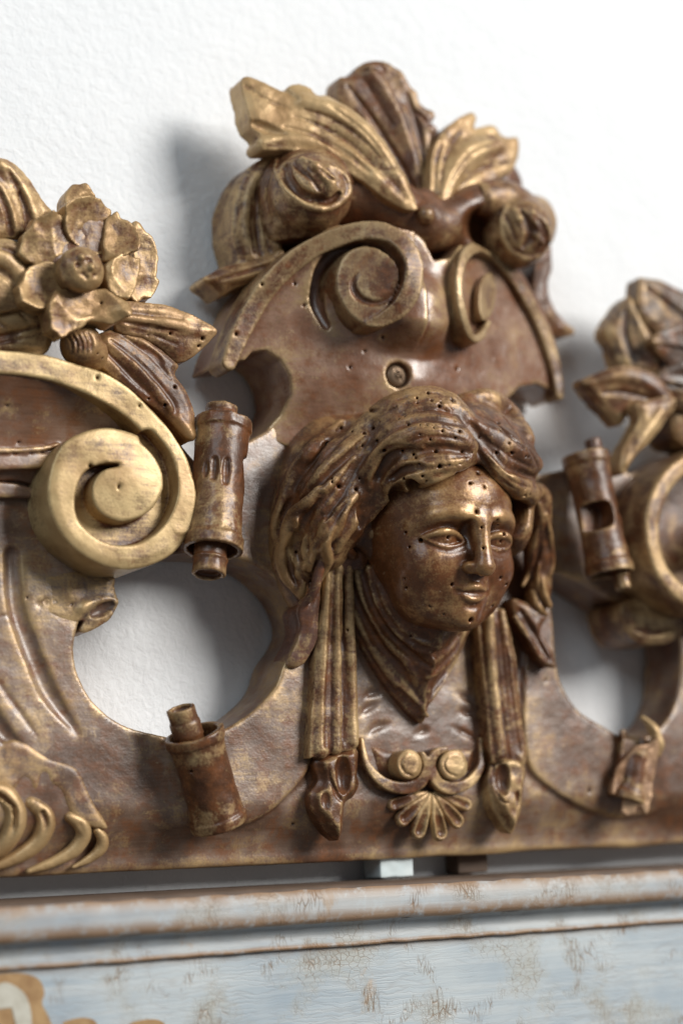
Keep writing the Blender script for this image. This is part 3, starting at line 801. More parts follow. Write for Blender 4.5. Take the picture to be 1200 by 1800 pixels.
# ------------------------------------------------------------------ the head
FO = np.array([40.0, -13.0, 78.0]); TILT, FYAW = math.radians(14), math.radians(4)
def face_axes():
    ct, st, cy, sy = math.cos(TILT), math.sin(TILT), math.cos(FYAW), math.sin(FYAW)
    # local x, y (up), z (out) as rows in (X, Z, w)
    ex = np.array([cy, 0, -sy]); ez0 = np.array([sy, 0, cy]); ey0 = np.array([0, 1, 0.])
    ez = ez0*ct-ey0*st; ey = ey0*ct+ez0*st
    return np.array([ex, ey, ez])
FM = face_axes()
def fl(x, y, z): return FO+FM.T@np.array([x, y, z], float)
def floc(p): return FM@(np.asarray(p)-FO)
def make_head():
    h = 0.68
    v = Vol(fl(0, 0, 0)+np.array([-52, -52, -42]), fl(0, 0, 0)+np.array([52, 62, 62]), h)
    E = lambda c, r, k=0, mode='add': v.ell(fl(*c), r, FM, k, mode)
    def surf(x, y):                                     # surface point of the face at local x, y
        r = v.march(fl(x, y, 62), -FM[2], 90)
        return np.array([x, y, floc(r)[2]]) if r is not None else np.array([x, y, 20.])
    def on(pts, dz=0.0):
        out = []
        for x, y in pts:
            s_ = surf(x, y); s_[2] += dz; out.append(fl(*s_))
        return out
    E((0, 8, -6), (38, 43, 37))                         # skull
    E((0, -4, 0), (33, 39, 33), 8)                      # face egg
    E((0, 17, 18), (23, 15, 15), 12)                    # forehead
    for s in (-1, 1):
        E((s*17.5, -15, 17.5), (13.8, 13.5, 13.5), 10)            # cheeks
        E((s*15, -28, 12), (14, 12.5, 13), 8)             # jaw sides
    E((0, -36, 26.5), (9, 7.2, 7.5), 9); E((0, -36, 10), (19, 9, 18), 9)                     # chin
    E((0, -23, 26), (12, 9, 8), 8)                      # muzzle
    # brow ridges and sockets
    for s in (-1, 1):
        v.tube([fl(s*4, 9.0, 33), fl(s*13, 12.0, 32), fl(s*23, 9.5, 26), fl(s*28, 4, 19)], [3.2, 3.6, 3.4, 2.5], 4)
        E((s*15.5, 1.2, 36.5), (12.0, 6.4, 9.0), 4.5, 'cut')
        E((s*7.2, 2.6, 37), (3.8, 7.0, 8.5), 3, 'cut')  # inner corner beside the nose root
    # nose
    v.tube([fl(0, 10, 32.5), fl(0, 2, 35.5), fl(0, -5, 37.8), fl(0, -11.5, 39.6)], [4.4, 4.0, 4.2, 5.0], 3.0)
    E((0, -11.8, 39.8), (5.4, 4.4, 4.4), 1.8)
    for s in (-1, 1):
        E((s*5.6, -12.8, 36.0), (3.4, 3.0, 4.0), 1.8)
        v.ell(fl(s*2.6, -16.4, 38.4), (1.3, 1.2, 1.6), FM, 0.5, 'cut')
        v.tube(on([(s*7.6, -12.5), (s*9.5, -18), (s*11.5, -23)], 1.4), [1.2, 1.5, 1.0], 2.0, 'cut')  # smile fold
    # eyes
    for s in (-1, 1):
        E((s*15.6, 0.0, 22.0), (10.4, 8.0, 8.6), 0.9)
        cen = [(s*5.8, -1.2), (s*10, 2.0), (s*15.5, 3.3), (s*21, 2.2), (s*26.5, -1.0)]
        v.tube(on(cen, 0.3), [0.9, 1.7, 2.0, 1.8, 1.0], 0.7, n=6)           # upper lid
        v.tube(on([(x, y+2.4) for x, y in cen], 0.4), [0.3, 0.7, 0.8, 0.7, 0.3], 0.5, 'cut', n=6)
        low = [(s*6.2, -1.6), (s*11, -3.4), (s*16, -4.1), (s*21, -3.3), (s*25.8, -1.4)]
        v.tube(on(low, 0.0), [0.6, 1.0, 1.2, 1.0, 0.6], 0.7, n=6)
        v.tube(on([(x, y-2.0) for x, y in low], 0.9), [0.3, 0.8, 0.9, 0.8, 0.3], 1.0, 'cut', n=6)
        # incised iris and pupil
        ic = (s*15.8, 0.3)
        ring = [(ic[0]+3.3*math.cos(a), ic[1]+3.3*math.sin(a)) for a in np.linspace(math.pi*0.9, math.pi*2.1, 9)]
        v.tube(on(ring, 0.2), 0.42, 0.2, 'cut', n=3)
        p_ = on([ic], 0.0)[0]; v.tube([p_+FM[2]*1, p_-FM[2]*1.6], [0.9, 0.7], 0.1, 'cut', n=2)
    # mouth
    v.tube(on([(0, -19.6), (0, -16.8)], 0.9), [1.3, 0.9], 1.2, 'cut')        # philtrum
    v.tube([*on([(-8.2, -24.6), (-4, -22.6), (-1.2, -21.9), (0, -22.3), (1.2, -21.9), (4, -22.6), (8.2, -24.6)], -0.2)], [0.5, 1.5, 2.1, 2.0, 2.1, 1.5, 0.5], 1.0)
    v.tube([*on([(-6.6, -26.4), (-3, -27.6), (0, -28.0), (3, -27.6), (6.6, -26.4)], -0.3)], [0.6, 1.7, 2.1, 1.7, 0.6], 1.0)
    v.tube(on([(-9.0, -24.6), (-4.5, -24.9), (0, -24.6), (4.5, -24.9), (9.0, -24.6)], 0.25), [0.7, 0.65, 0.55, 0.65, 0.7], 0.5, 'cut')
    for s in (-1, 1): v.ell(fl(*(surf(s*9.6, -24.8)+np.array([0, 0, 0.6]))), 1.3, None, 1.5, 'cut')
    v.tube(on([(-4.5, -31.3), (0, -31.8), (4.5, -31.3)], 1.1), [1.0, 1.5, 1.0], 1.6, 'cut')
    v.noise(8, 0.16, 11); v.noise(3.0, 0.05, 12)
    base_face = v
    # ---- hair, standing proud of the skull and open over the face
    hv = Vol(fl(0, 0, 0)+np.array([-104, -84, -44]), fl(0, 0, 0)+np.array([84, 92, 56]), h)
    HE = lambda c, r, k=0, mode='add': hv.ell(fl(*c), r, FM, k, mode)
    HE((0, 19, -9), (43, 51, 42.5))
    hv.ell(P(622, 850, 50), (40, 40, 20), None, 14); hv.ell(P(535, 975, 48), (15, 30, 9), None, 10)
    HE((-18, 38, 1.5), (28, 27, 29), 10); HE((19, 36, 1.5), (29, 27, 29), 10)    # the two rolls each side of the parting
    HE((-30, 4, -2), (12, 19, 16), 8); HE((35, 12, 0), (15, 28, 24), 8)
    # hair falling on the board at both sides
    hv.tube([P(560, 820, 62), P(520, 900, 56), P(515, 980, 54), P(545, 1050, 54)], [14, 12, 10, 7], 10)
    hv.tube([P(600, 830, 74), P(580, 900, 72), P(570, 960, 66)], [17, 16, 12], 10)
    hv.tube([P(938, 880, 74), P(943, 960, 64), P(944, 1035, 58), P(940, 1078, 56)], [9, 7.5, 7, 5], 8)
    # open the face
    bd = [(600, 1010), (640, 960), (668, 925), (690, 893), (722, 868), (765, 851), (805, 832), (836, 806), (846, 798), (858, 815), (880, 845), (905, 868), (935, 884), (932, 905), (915, 935), (905, 960), (915, 1040), (880, 1130), (760, 1160), (640, 1090)]
    loc = []
    for x, y in bd:
        q = floc(hv.hit(x, y)); loc.append((q[0], q[1]))
    poly = spline(loc, 4, True)
    sl, X, Z, Wd = hv.box(hv.lo, hv.lo+hv.n*h)
    dX, dZ, dW = X-FO[0], Z-FO[1], Wd-FO[2]
    LX = FM[0, 0]*dX+FM[0, 1]*dZ+FM[0, 2]*dW; LY = FM[1, 0]*dX+FM[1, 1]*dZ+FM[1, 2]*dW; LZ = FM[2, 0]*dX+FM[2, 1]*dZ+FM[2, 2]*dW
    # polygon distance looked up from a 2D table (local x, y)
    gx = np.arange(-80, 80, 0.25); gy = np.arange(-80, 80, 0.25)
    T = poly_sd(*np.meshgrid(gx, gy, indexing='ij'), poly).astype(np.float32)
    ii = np.clip(((LX+80)/0.25).astype(np.int32), 0, len(gx)-1); jj = np.clip(((LY+80)/0.25).astype(np.int32), 0, len(gy)-1)
    cutf = np.maximum(T[ii, jj], -2-LZ)
    hv.a = smax(hv.a, -cutf.astype(np.float32), 7.0)
    del ii, jj, LX, LY, LZ, cutf
    # locks: raised strands (a) and gouges (c) traced with the chisel
    L = hv.lock
    A = lambda pts, r, k=1.8, sink=0.45: L(pts, r, k, 'add', sink)
    C = lambda pts, r, k=1.2, sink=-0.25: L(pts, r, k, 'cut', sink)
    # parting
    C([(778, 684), (806, 715), (826, 755), (838, 795)], [6, 9, 10, 8], 3)
    # left roll: broad waves sweeping back from the parting, fine lines over them
    A([(812, 735), (785, 715), (745, 708), (700, 718), (655, 745), (615, 785)], [14, 26, 30, 28, 24, 16], 6, 0.80)
    A([(826, 785), (795, 765), (755, 758), (712, 766), (675, 790), (642, 830)], [12, 22, 25, 24, 20, 13], 5, 0.76)
    A([(836, 808), (800, 812), (760, 818), (722, 834), (690, 860)], [7, 15, 18, 16, 10], 4, 0.70)
    C([(815, 748), (780, 738), (735, 736), (690, 752), (652, 785)], [3, 6, 7, 7, 4], 2.5, -0.1)
    C([(822, 796), (785, 788), (740, 792), (705, 810), (680, 840)], [3, 6, 7, 7, 4], 2.5, -0.1)
    for pts in ([(800, 705), (775, 692), (735, 692), (690, 708)], [(798, 720), (770, 706), (730, 706), (685, 722), (650, 748)], [(805, 728), (775, 722), (735, 722), (695, 735)],
                [(815, 762), (780, 750), (740, 750), (705, 762), (675, 786)], [(815, 775), (780, 768), (745, 768), (712, 780)], [(825, 803), (790, 804), (755, 808), (720, 822)], [(815, 815), (775, 820), (740, 828), (710, 845)]):
        C(pts, [1.0]+[1.9]*(len(pts)-2)+[1.0], 0.8, 0.1)
    A([(790, 722), (775, 712), (740, 716), (715, 726)], [3, 6, 6, 3], 1.5, 0.5)
    # leaf-like curls over the temple
    for a, b_, r in (([(722, 790), (692, 797), (672, 815), (664, 838)], None, [8, 16, 18, 10]), ([(740, 822), (710, 824), (690, 838)], None, [7, 12, 10]), ([(752, 850), (722, 854), (700, 866), (690, 884)], None, [6, 13, 15, 8])):
        C(a, r, 0.6, -0.15)
    A([(742, 786), (705, 782), (672, 796), (652, 832), (645, 852)], [4, 5, 6, 6, 5], 0.8, 0.2)
    A([(760, 816), (718, 812), (690, 826), (672, 850)], [3, 5, 5, 4], 0.8, 0.2)
    A([(796, 832), (752, 848), (712, 866), (688, 888), (668, 915), (652, 940)], [4, 6, 7, 8, 8, 7], 1.0, 0.2)
    A([(652, 850), (640, 880), (622, 915), (600, 945), (590, 965)], [5, 8, 10, 11, 9], 1.2, 0.3)
    C([(648, 868), (640, 895), (632, 925)], [8, 12, 8], 1.0, -0.2)
    # long locks falling to the left
    A([(640, 770), (600, 800), (565, 838), (535, 875)], [10, 14, 14, 9], 2, 0.5)
    A([(585, 848), (560, 870), (530, 898), (512, 925)], [7, 11, 11, 7], 1.2, 0.2)
    A([(530, 905), (512, 925), (505, 955), (512, 985)], [9, 10, 10, 6], 1.0, 0.2)
    A([(525, 915), (532, 950), (545, 985), (560, 1010)], [9, 11, 10, 6], 1.0, 0.2)
    A([(600, 905), (575, 920), (558, 945), (556, 975)], [7, 12, 12, 7], 1.0, 0.2)
    A([(500, 950), (492, 985), (500, 1010), (520, 1040)], [6, 9, 9, 5], 1.0, 0.2)
    A([(540, 990), (520, 1015), (525, 1050)], [6, 8, 5], 1.0, 0.2)
    A([(620, 805), (590, 840), (570, 862)], [5, 8, 5], 1.0, 0.2)
    A([(545, 825), (515, 860), (490, 905), (482, 940)], [5, 8, 9, 6], 1.2, 0.2)
    for pts in ([(690, 735), (645, 765), (605, 805), (575, 840)], [(655, 735), (610, 765), (575, 800), (550, 835)], [(620, 815), (595, 850), (570, 885)], [(600, 890), (580, 905), (565, 930)], [(535, 880), (515, 905), (505, 935)], [(540, 950), (550, 980), (560, 1000)]):
        C(pts, [1.0]+[2.1]*(len(pts)-2)+[1.0], 0.8, 0.1)
    C([(625, 790), (580, 830), (545, 865), (515, 895)], [3, 6, 7, 4], 1.5)
    C([(660, 780), (625, 825), (600, 870), (575, 905)], [3, 6, 7, 4], 1.5)
    C([(560, 880), (535, 910), (528, 935)], [4, 7, 4], 1.0)
    C([(565, 905), (550, 940), (548, 975)], [3, 6, 4], 1.0)
    C([(580, 770), (545, 810), (515, 850), (495, 890)], [4, 9, 11, 6], 1.5)
    A([(600, 745), (555, 785), (520, 830), (498, 885), (482, 925)], [8, 14, 14, 12, 7], 2, 0.35)
    A([(560, 860), (538, 885), (515, 905), (498, 945), (492, 985), (505, 1020), (530, 1050)], [6, 11, 12, 11, 11, 9, 5], 1.2, 0.15)
    A([(625, 870), (600, 900), (588, 930), (560, 960), (545, 1000)], [6, 12, 13, 12, 6], 1.2, 0.2)
    A([(585, 925), (570, 955), (575, 985), (560, 1015), (545, 1045)], [7, 11, 10, 9, 5], 1.0, 0.1)
    A([(520, 985), (535, 1015), (530, 1045), (545, 1068)], [6, 9, 8, 5], 1.0, 0.1)
    C([(560, 975), (552, 1005), (540, 1030)], [3, 6, 4], 0.8, -0.1)
    C([(505, 965), (512, 1000), (520, 1025)], [3, 6, 4], 0.8, -0.1)
    C([(548, 900), (530, 930), (520, 965), (528, 1000)], [4, 9, 9, 4], 1.0, -0.05)
    C([(612, 880), (590, 910), (572, 940), (552, 965)], [3, 6, 7, 4], 1.0, -0.1)
    C([(520, 868), (500, 905), (486, 950)], [4, 8, 5], 1.0, -0.1)
    C([(660, 720), (610, 745), (570, 785)], [3, 7, 4], 2)
    C([(515, 960), (525, 1000), (545, 1030)], [3, 5, 3], 0.8)
    # right roll
    A([(820, 700), (855, 702), (892, 728), (925, 770)], [10, 20, 22, 14], 5, 0.75)
    A([(838, 750), (868, 768), (905, 792), (940, 815)], [9, 18, 20, 14], 5, 0.72)
    A([(843, 792), (866, 812), (896, 846), (930, 868), (950, 862)], [6, 13, 17, 15, 10], 4, 0.65)
    C([(828, 745), (850, 772), (872, 800), (898, 824), (938, 840)], [3, 6, 7, 7, 4], 2, -0.1)
    for pts in ([(830, 712), (862, 718), (895, 745), (922, 782)], [(838, 728), (868, 742), (900, 770), (928, 795)], [(842, 765), (872, 786), (905, 808), (935, 822)], [(850, 800), (876, 826), (905, 848), (935, 858)], [(905, 760), (930, 790), (945, 820)], [(855, 815), (880, 842), (910, 862)]):
        C(pts, [1.0]+[2.1]*(len(pts)-2)+[1.0], 0.8, 0.1)
    C([(843, 798), (855, 818), (868, 838)], [3, 5, 3], 1.0)
    # right fall of hair
    A([(945, 885), (950, 915), (938, 950), (930, 985)], [7, 9, 9, 6], 1.0, 0.3)
    A([(958, 905), (965, 945), (968, 985), (965, 1010)], [5, 8, 8, 5], 1.0, 0.3)
    A([(940, 975), (930, 1005), (918, 1030)], [5, 7, 4], 1.0, 0.3)
    A([(945, 990), (950, 1030), (965, 1065)], [6, 9, 6], 1.0, 0.3)
    A([(935, 1040), (945, 1065), (960, 1080)], [6, 8, 5], 1.0, 0.3)
    C([(950, 925), (948, 965), (938, 1000)], [3, 5, 3], 0.8)
    C([(952, 1000), (948, 1035), (945, 1060)], [3, 5, 3], 0.8)
    gw = random.Random(12)
    more = [(gw.gauss(770, 75), gw.gauss(765, 45)) for _ in range(26)]
    hv.noise(7, 0.25, 21); hv.noise(2.8, 0.08, 22)
    hv.holes(more, 0.8); hv.holes([(752, 691), (758, 703), (775, 706), (733, 699), (795, 704), (773, 714), (710, 732), (717, 746), (800, 739), (810, 751), (808, 758), (801, 769), (766, 793), (736, 817), (773, 820), (743, 838), (775, 846), (708, 842), (875, 743), (895, 779), (901, 797), (930, 803), (900, 738), (924, 860), (923, 872), (931, 870), (600, 752), (618, 757), (640, 760), (655, 752), (637, 784), (675, 792), (597, 855), (627, 860), (581, 840), (583, 847), (632, 842), (660, 923), (520, 970), (545, 1023)], 0.95)
    v.holes([(840, 832), (827, 849), (852, 856), (838, 899, 1.2), (846, 927), (874, 915), (875, 923), (910, 901), (887, 938), (849, 963), (739, 950, 1.2), (712, 936), (719, 961), (795, 1028, 1.1), (880, 1016), (710, 1018), (713, 1034), (828, 1091, 1.5), (780, 1081), (756, 1067), (890, 1028), (865, 1066), (835, 1062, 0.7)], 0.95)
    face = vobj('head', base_face, M_FACE, root, label='carved woman\'s face, glossy brown with gold worn through')
    vobj('hair', hv, gilt('hair_wood', 0.40, gcol=(0.48, 0.30, 0.135), dark=(0.085, 0.033, 0.013), rough=0.42, coat=0.04, bump=0.42), face, relax=3)
make_head()

# ------------------------------------------------------------------ kerchief, hanging bands, tassels and shell ornament
def plane(px, py, w0, gx=0.0, gz=0.0):
    c = P(px, py, w0)
    return lambda X, Z: w0+gx*(X-c[0])+gz*(Z-c[1])
def slab(outl, pl, thick, h=0.7, dome=2.0, dw=4.0, rnd=0.9, top_pad=8, n=4, back=None, edge=0.0):
    """leaf-like slab: outline in photo pixels on the sheet pl, domed by `dome` within dw mm of its edge."""
    f = pl if callable(pl) else (lambda X, Z: pl+0*X)
    p3 = np.array([Pf(x, y, f) for x, y in outl]); p = spline(p3[:, :2], n, True)
    lo = p3.min(0)-[4, 4, thick+3]; hi = p3.max(0)+[4, 4, top_pad]
    if back is not None: lo[2] = back-2
    v = Vol(lo, hi, h)
    v.prism(p, lambda X, Z, d: f(X, Z)-dome*0.4+dome*sm(-d/dw)+edge*sm(1+d/2.0), (lambda X, Z, d: f(X, Z)-thick) if back is None else back, rnd=rnd)
    return v

def make_drapery():
    o1 = [(588, 975), (608, 1060), (634, 1115), (664, 1170), (704, 1225), (744, 1268), (756, 1262), (768, 1222), (800, 1165), (828, 1118), (850, 1085), (850, 1030), (640, 960)]
    p = outline(o1, lambda X, Z: 58+0*X, 4)
    v = Vol.around(np.column_stack([p, np.full(len(p), 60.)]), 6, 0.7, 44, 104)
    ztop = P(720, 1040, 70)[1]; zlow = P(745, 1265, 58)[1]
    v.prism(p, lambda X, Z, d: 54+24*sm(-d/27.0)*sm((Z-zlow+8)/35.0)+5*sm(-d/6.0), 45, rnd=1.0)
    A = lambda pts, r, k=1.2, sink=0.3: v.lock(pts, r, k, 'add', sink)
    C = lambda pts, r, k=1.5, sink=-0.2: v.lock(pts, r, k, 'cut', sink)
    A([(600, 985), (618, 1060), (645, 1118), (680, 1178), (720, 1228), (750, 1258)], [7, 9, 9, 9, 8, 5])
    A([(622, 985), (640, 1050), (672, 1110), (715, 1165), (752, 1215)], [6, 9, 10, 9, 5])
    A([(648, 1000), (662, 1055), (695, 1108), (735, 1138), (770, 1148)], [6, 8, 9, 8, 5])
    A([(664, 1030), (688, 1085), (722, 1122), (755, 1132)], [5, 7, 7, 5])
    A([(822, 1098), (802, 1146), (776, 1194), (753, 1234)], [6, 8, 8, 5])
    A([(815, 1110), (795, 1150), (765, 1180), (750, 1190)], [5, 8, 7, 4])
    C([(610, 1005), (632, 1070), (660, 1125), (705, 1182), (742, 1235)], [4, 7, 8, 8, 4])
    C([(636, 1010), (655, 1070), (690, 1122), (738, 1162), (760, 1175)], [4, 7, 8, 7, 4])
    C([(655, 1030), (676, 1080), (712, 1120), (748, 1140)], [3, 5, 5, 3])
    C([(822, 1125), (795, 1172), (762, 1212)], [4, 6, 4])
    C([(700, 1215), (722, 1240), (742, 1255)], [7, 10, 4], 1.0)
    C([(735, 1140), (765, 1152), (790, 1140), (808, 1118)], [6, 9, 8, 5], 1.0)
    v.noise(7, 0.2, 3); v.holes([(722, 1119)], 0.8)
    vobj('kerchief', v, gilt('kerchief_wood', 0.34, mauve=(0.15, 0.085, 0.07), mauve_amt=0.9, rough=0.42), root)

    # left band: pleats gathered at the ear and falling to the tassel
    q = lambda pts: [P(x, y, w) for x, y, w in pts]
    o2 = [(565, 985), (612, 978), (624, 1060), (628, 1200), (631, 1308), (600, 1322), (552, 1332), (545, 1322), (553, 1200), (560, 1080)]
    p = outline(o2, 60, 3)
    v = Vol.around(np.column_stack([p, np.full(len(p), 60.)]), 8, 0.7, 45, 88)
    v.prism(p, 59.2, 46, rnd=1.2)
    zt = P(590, 990, 60)[1]
    v.tube(q([(580, 965, 66), (571, 1100, 60), (563, 1210, 57), (560, 1318, 57)]), [2.2, 3.4, 4.4, 5.0], 1.0)
    v.tube(q([(595, 962, 67), (593, 1100, 62), (590, 1210, 58.5), (588, 1315, 58)]), [2.0, 2.8, 3.4, 3.8], 0.8)
    v.tube(q([(611, 960, 68), (614, 1100, 61), (617, 1210, 58), (618, 1305, 57.5)]), [2.0, 2.6, 3.0, 3.4], 0.8)
    for pts in ([(584, 1010), (582, 1100), (577, 1200), (575, 1310)], [(600, 1010), (603, 1100), (604, 1200), (604, 1300)]):
        v.lock(pts, [2.5, 4, 5, 5], 1.5, 'cut', sink=-0.35)
    v.noise(7, 0.2, 13); v.holes([(610, 1108)], 0.85)
    vobj('hanging_band', v, gilt('band_wood', 0.44, mauve=(0.16, 0.09, 0.07)), root)
    # sheet and rolled lip at the ear
    v = slab([(640, 962), (600, 958), (566, 962), (560, 1000), (548, 1046), (524, 1070), (530, 1112), (506, 1166), (530, 1170), (560, 1120), (572, 1010), (640, 1000)], plane(575, 1020, 65, 0.22, 0.14), 18, dome=1.0, top_pad=14)
    v.tube([P(618, 975, 70), P(596, 958, 74), P(571, 962, 74), P(562, 1000, 71), P(551, 1043, 67), P(528, 1068, 60), P(530, 1110, 57), P(510, 1160, 54)], [2.4, 3.0, 3.0, 2.4, 2.2, 2.0, 1.8, 1.2], 1.2)
    v.noise(5, 0.25, 5); v.holes([(585, 1004)], 0.85)
    vobj('drapery_fold', v, gilt('fold_wood', 0.14, mauve=(0.17, 0.09, 0.07), mauve_amt=0.9, rough=0.36), root)
    # right band and loose end
    o3 = [(843, 1085), (885, 1070), (906, 1150), (918, 1250), (927, 1340), (905, 1342), (885, 1332), (866, 1342), (856, 1250), (845, 1150)]
    p = outline(o3, 59, 3)
    v = Vol.around(np.column_stack([p, np.full(len(p), 60.)]), 8, 0.7, 45, 78)
    v.prism(p, 58.6, 46, rnd=1.2)
    v.tube(q([(858, 1085, 60), (860, 1160, 58), (868, 1250, 57), (878, 1330, 57)]), [3.0, 3.8, 4.2, 4.2], 1.0)
    v.tube(q([(880, 1078, 58), (889, 1160, 57), (899, 1250, 56.5), (910, 1335, 56)]), [2.4, 3.2, 3.6, 3.6], 0.8)
    for pts in ([(870, 1100), (876, 1180), (885, 1260), (895, 1330)], [(890, 1140), (902, 1230), (915, 1320)]): v.lock(pts, [2.5, 4, 5, 4][:len(pts)], 1.5, 'cut', sink=-0.35)
    v.noise(7, 0.2, 14); vobj('hanging_band', v, gilt('band_wood', 0.44, mauve=(0.16, 0.09, 0.07)), root)
    v = slab([(900, 1052), (935, 1062), (962, 1082), (952, 1106), (962, 1128), (976, 1150), (972, 1172), (948, 1160), (925, 1122), (908, 1095)], plane(940, 1110, 60, 0.15, 0.0), 10, dome=1.5)
    v.lock([(915, 1075), (940, 1115), (962, 1158)], [6, 9, 6], 0.8, 'cut', sink=-0.1)
    v.tube([P(905, 1085, 62), P(928, 1122, 61), P(950, 1158, 60), P(972, 1170, 60)], [1.5, 1.6, 1.6, 1.4], 0.8)
    v.noise(5, 0.25, 6); vobj('drapery_fold', v, M_DARK, root)
    # tassels: a flaring bell above, a leaf point below
    for o4, bell, lowc, sd in (([(556, 1334), (600, 1314), (629, 1312), (633, 1370), (626, 1400), (610, 1413), (608, 1440), (600, 1478), (575, 1460), (553, 1425), (549, 1395), (563, 1372)], (607, 1362, 14, 36, -1), (575, 1408, 10, 22, 0), 1),
                           ([(868, 1342), (888, 1325), (912, 1330), (928, 1352), (924, 1385), (918, 1430), (903, 1466), (880, 1440), (868, 1415), (861, 1380)], (888, 1368, 14, 34, 1), (914, 1405, 6, 18, 0), 2)):
        v = slab(o4, 58.0, 10, 0.6, dome=5.0, dw=5.0, top_pad=10)
        for cx, cy, rx, ry, dp in ((bell[0], bell[1], bell[2], bell[3], 6.5), (lowc[0], lowc[1], lowc[2], lowc[3], 4.0)):
            c = P(cx, cy, 62.8)
            v.ell(c, (rx*PXMM*1.2, ry*PXMM*1.02, dp), None, 0.35, 'cut')
        bx = bell[0]
        v.lock([(bx-30 if sd == 1 else bx-22, 1345), (bx-26 if sd == 1 else bx-20, 1372), (bx-8, 1406), (bx+6, 1412)], [2, 4, 4, 2], 0.6, 'cut', sink=-0.1)
        v.noise(5, 0.22, sd); v.noise(2.4, 0.07, sd+3)
        vobj('tassel', v, M_DARK if sd == 1 else M_MIX, root)
make_drapery()

def make_shell():
    w = 57.0
    lo, hi = P(625, 1480, 50), P(865, 1190, 50)
    v = Vol((lo[0]-4, P(740, 1485, 50)[1], 44), (hi[0]+4, P(740, 1190, 50)[1], 66), 0.6)
    # ground plate, low, with feather cuts
    gp = outline([(642, 1300), (690, 1300), (750, 1310), (800, 1300), (846, 1300), (849, 1345), (830, 1382), (790, 1397), (700, 1397), (660, 1375)], 52, 3)
    v.prism(gp, lambda X, Z, d: 47.6+3.6*sm(-d/9.0), 45, rnd=0.3)
    band = [(637, 1300, 53.5), (648, 1345, 55), (676, 1376, 56), (712, 1386, 57), (740, 1376, 58), (752, 1350, 59), (744, 1326, 59.5)]
    v.ribbon([P(*t) for t in band], np.array([4, 7, 9.5, 11, 11, 9, 5])*PXMM, 45, 0.4, rnd=0.8)
    band = [(846, 1300, 53), (846, 1345, 55), (826, 1376, 56), (795, 1386, 57.5), (770, 1374, 58.5), (758, 1348, 59), (766, 1326, 59.5), (785, 1317, 60)]
    v.ribbon([P(*t) for t in band], np.array([4, 7, 9.5, 11, 11, 10, 8, 5])*PXMM, 45, 0.4, rnd=0.8)
    v.noise(6, 0.16, 4)
    o = vobj('shell_ornament', v, gilt('shell_wood', 0.36, mauve=(0.16, 0.10, 0.08), mauve_amt=0.8), root)
    for cx, cy, rx, ry, s in ((721, 1344, 22, 27, 1), (799, 1345, 25, 27, 2)):
        c = P(cx, cy, 60.5)
        e = Vol(c-[9, 9, 13], c+[9, 9, 5], 0.5)
        pts = [(cx+rx*math.cos(a), cy+ry*math.sin(a)) for a in np.linspace(0, 2*math.pi, 16)[:-1]]
        e.prism(outline(pts, 60.5, 2), lambda X, Z, d: 60+1.0*sm(-d/3.0), 46, rnd=0.8)
        e.lock([(cx-rx*0.5, cy-ry*0.5), (cx-rx*0.75, cy), (cx-rx*0.4, cy+ry*0.55), (cx+rx*0.2, cy+ry*0.75)], [1, 2.4, 2.6, 1], 0.3, 'cut', sink=0)
        e.noise(4, 0.15, s); vobj('volute_eye', e, M_GOLD, o)
    # fan of five flutes
    root_p = (757, 1392)
    for i, (a0, L_, r) in enumerate(((162, 74, 13), (138, 72, 15), (110, 74, 16), (78, 74, 16), (48, 70, 15), (20, 68, 13))):
        a = math.radians(a0); 
        p0 = P(root_p[0]+8*math.cos(a), root_p[1]+6*math.sin(a), 53.2); pm = P(root_p[0]+L_*0.6*math.cos(a), root_p[1]+L_*0.62*math.sin(a), 51.8); p1 = P(root_p[0]+L_*math.cos(a)*0.95, root_p[1]+L_*math.sin(a), 49.6)
        e = Vol.around([p0, pm, p1], 7, 0.55, 44, 62)
        e.tube([p0, pm, p1], np.array([0.3, 0.85, 0.95])*r*PXMM, 0.4, sq=0.8)
        e.tube([p0+[0, 0, 3.0], pm+[0, 0, 3.2], p1+[0, 0, 3.2]], np.array([0.1, 0.5, 0.6])*r*PXMM, 0.8, 'cut')
        e.noise(4, 0.18, i); vobj('shell_flute', e, M_MIX, o)
make_shell()

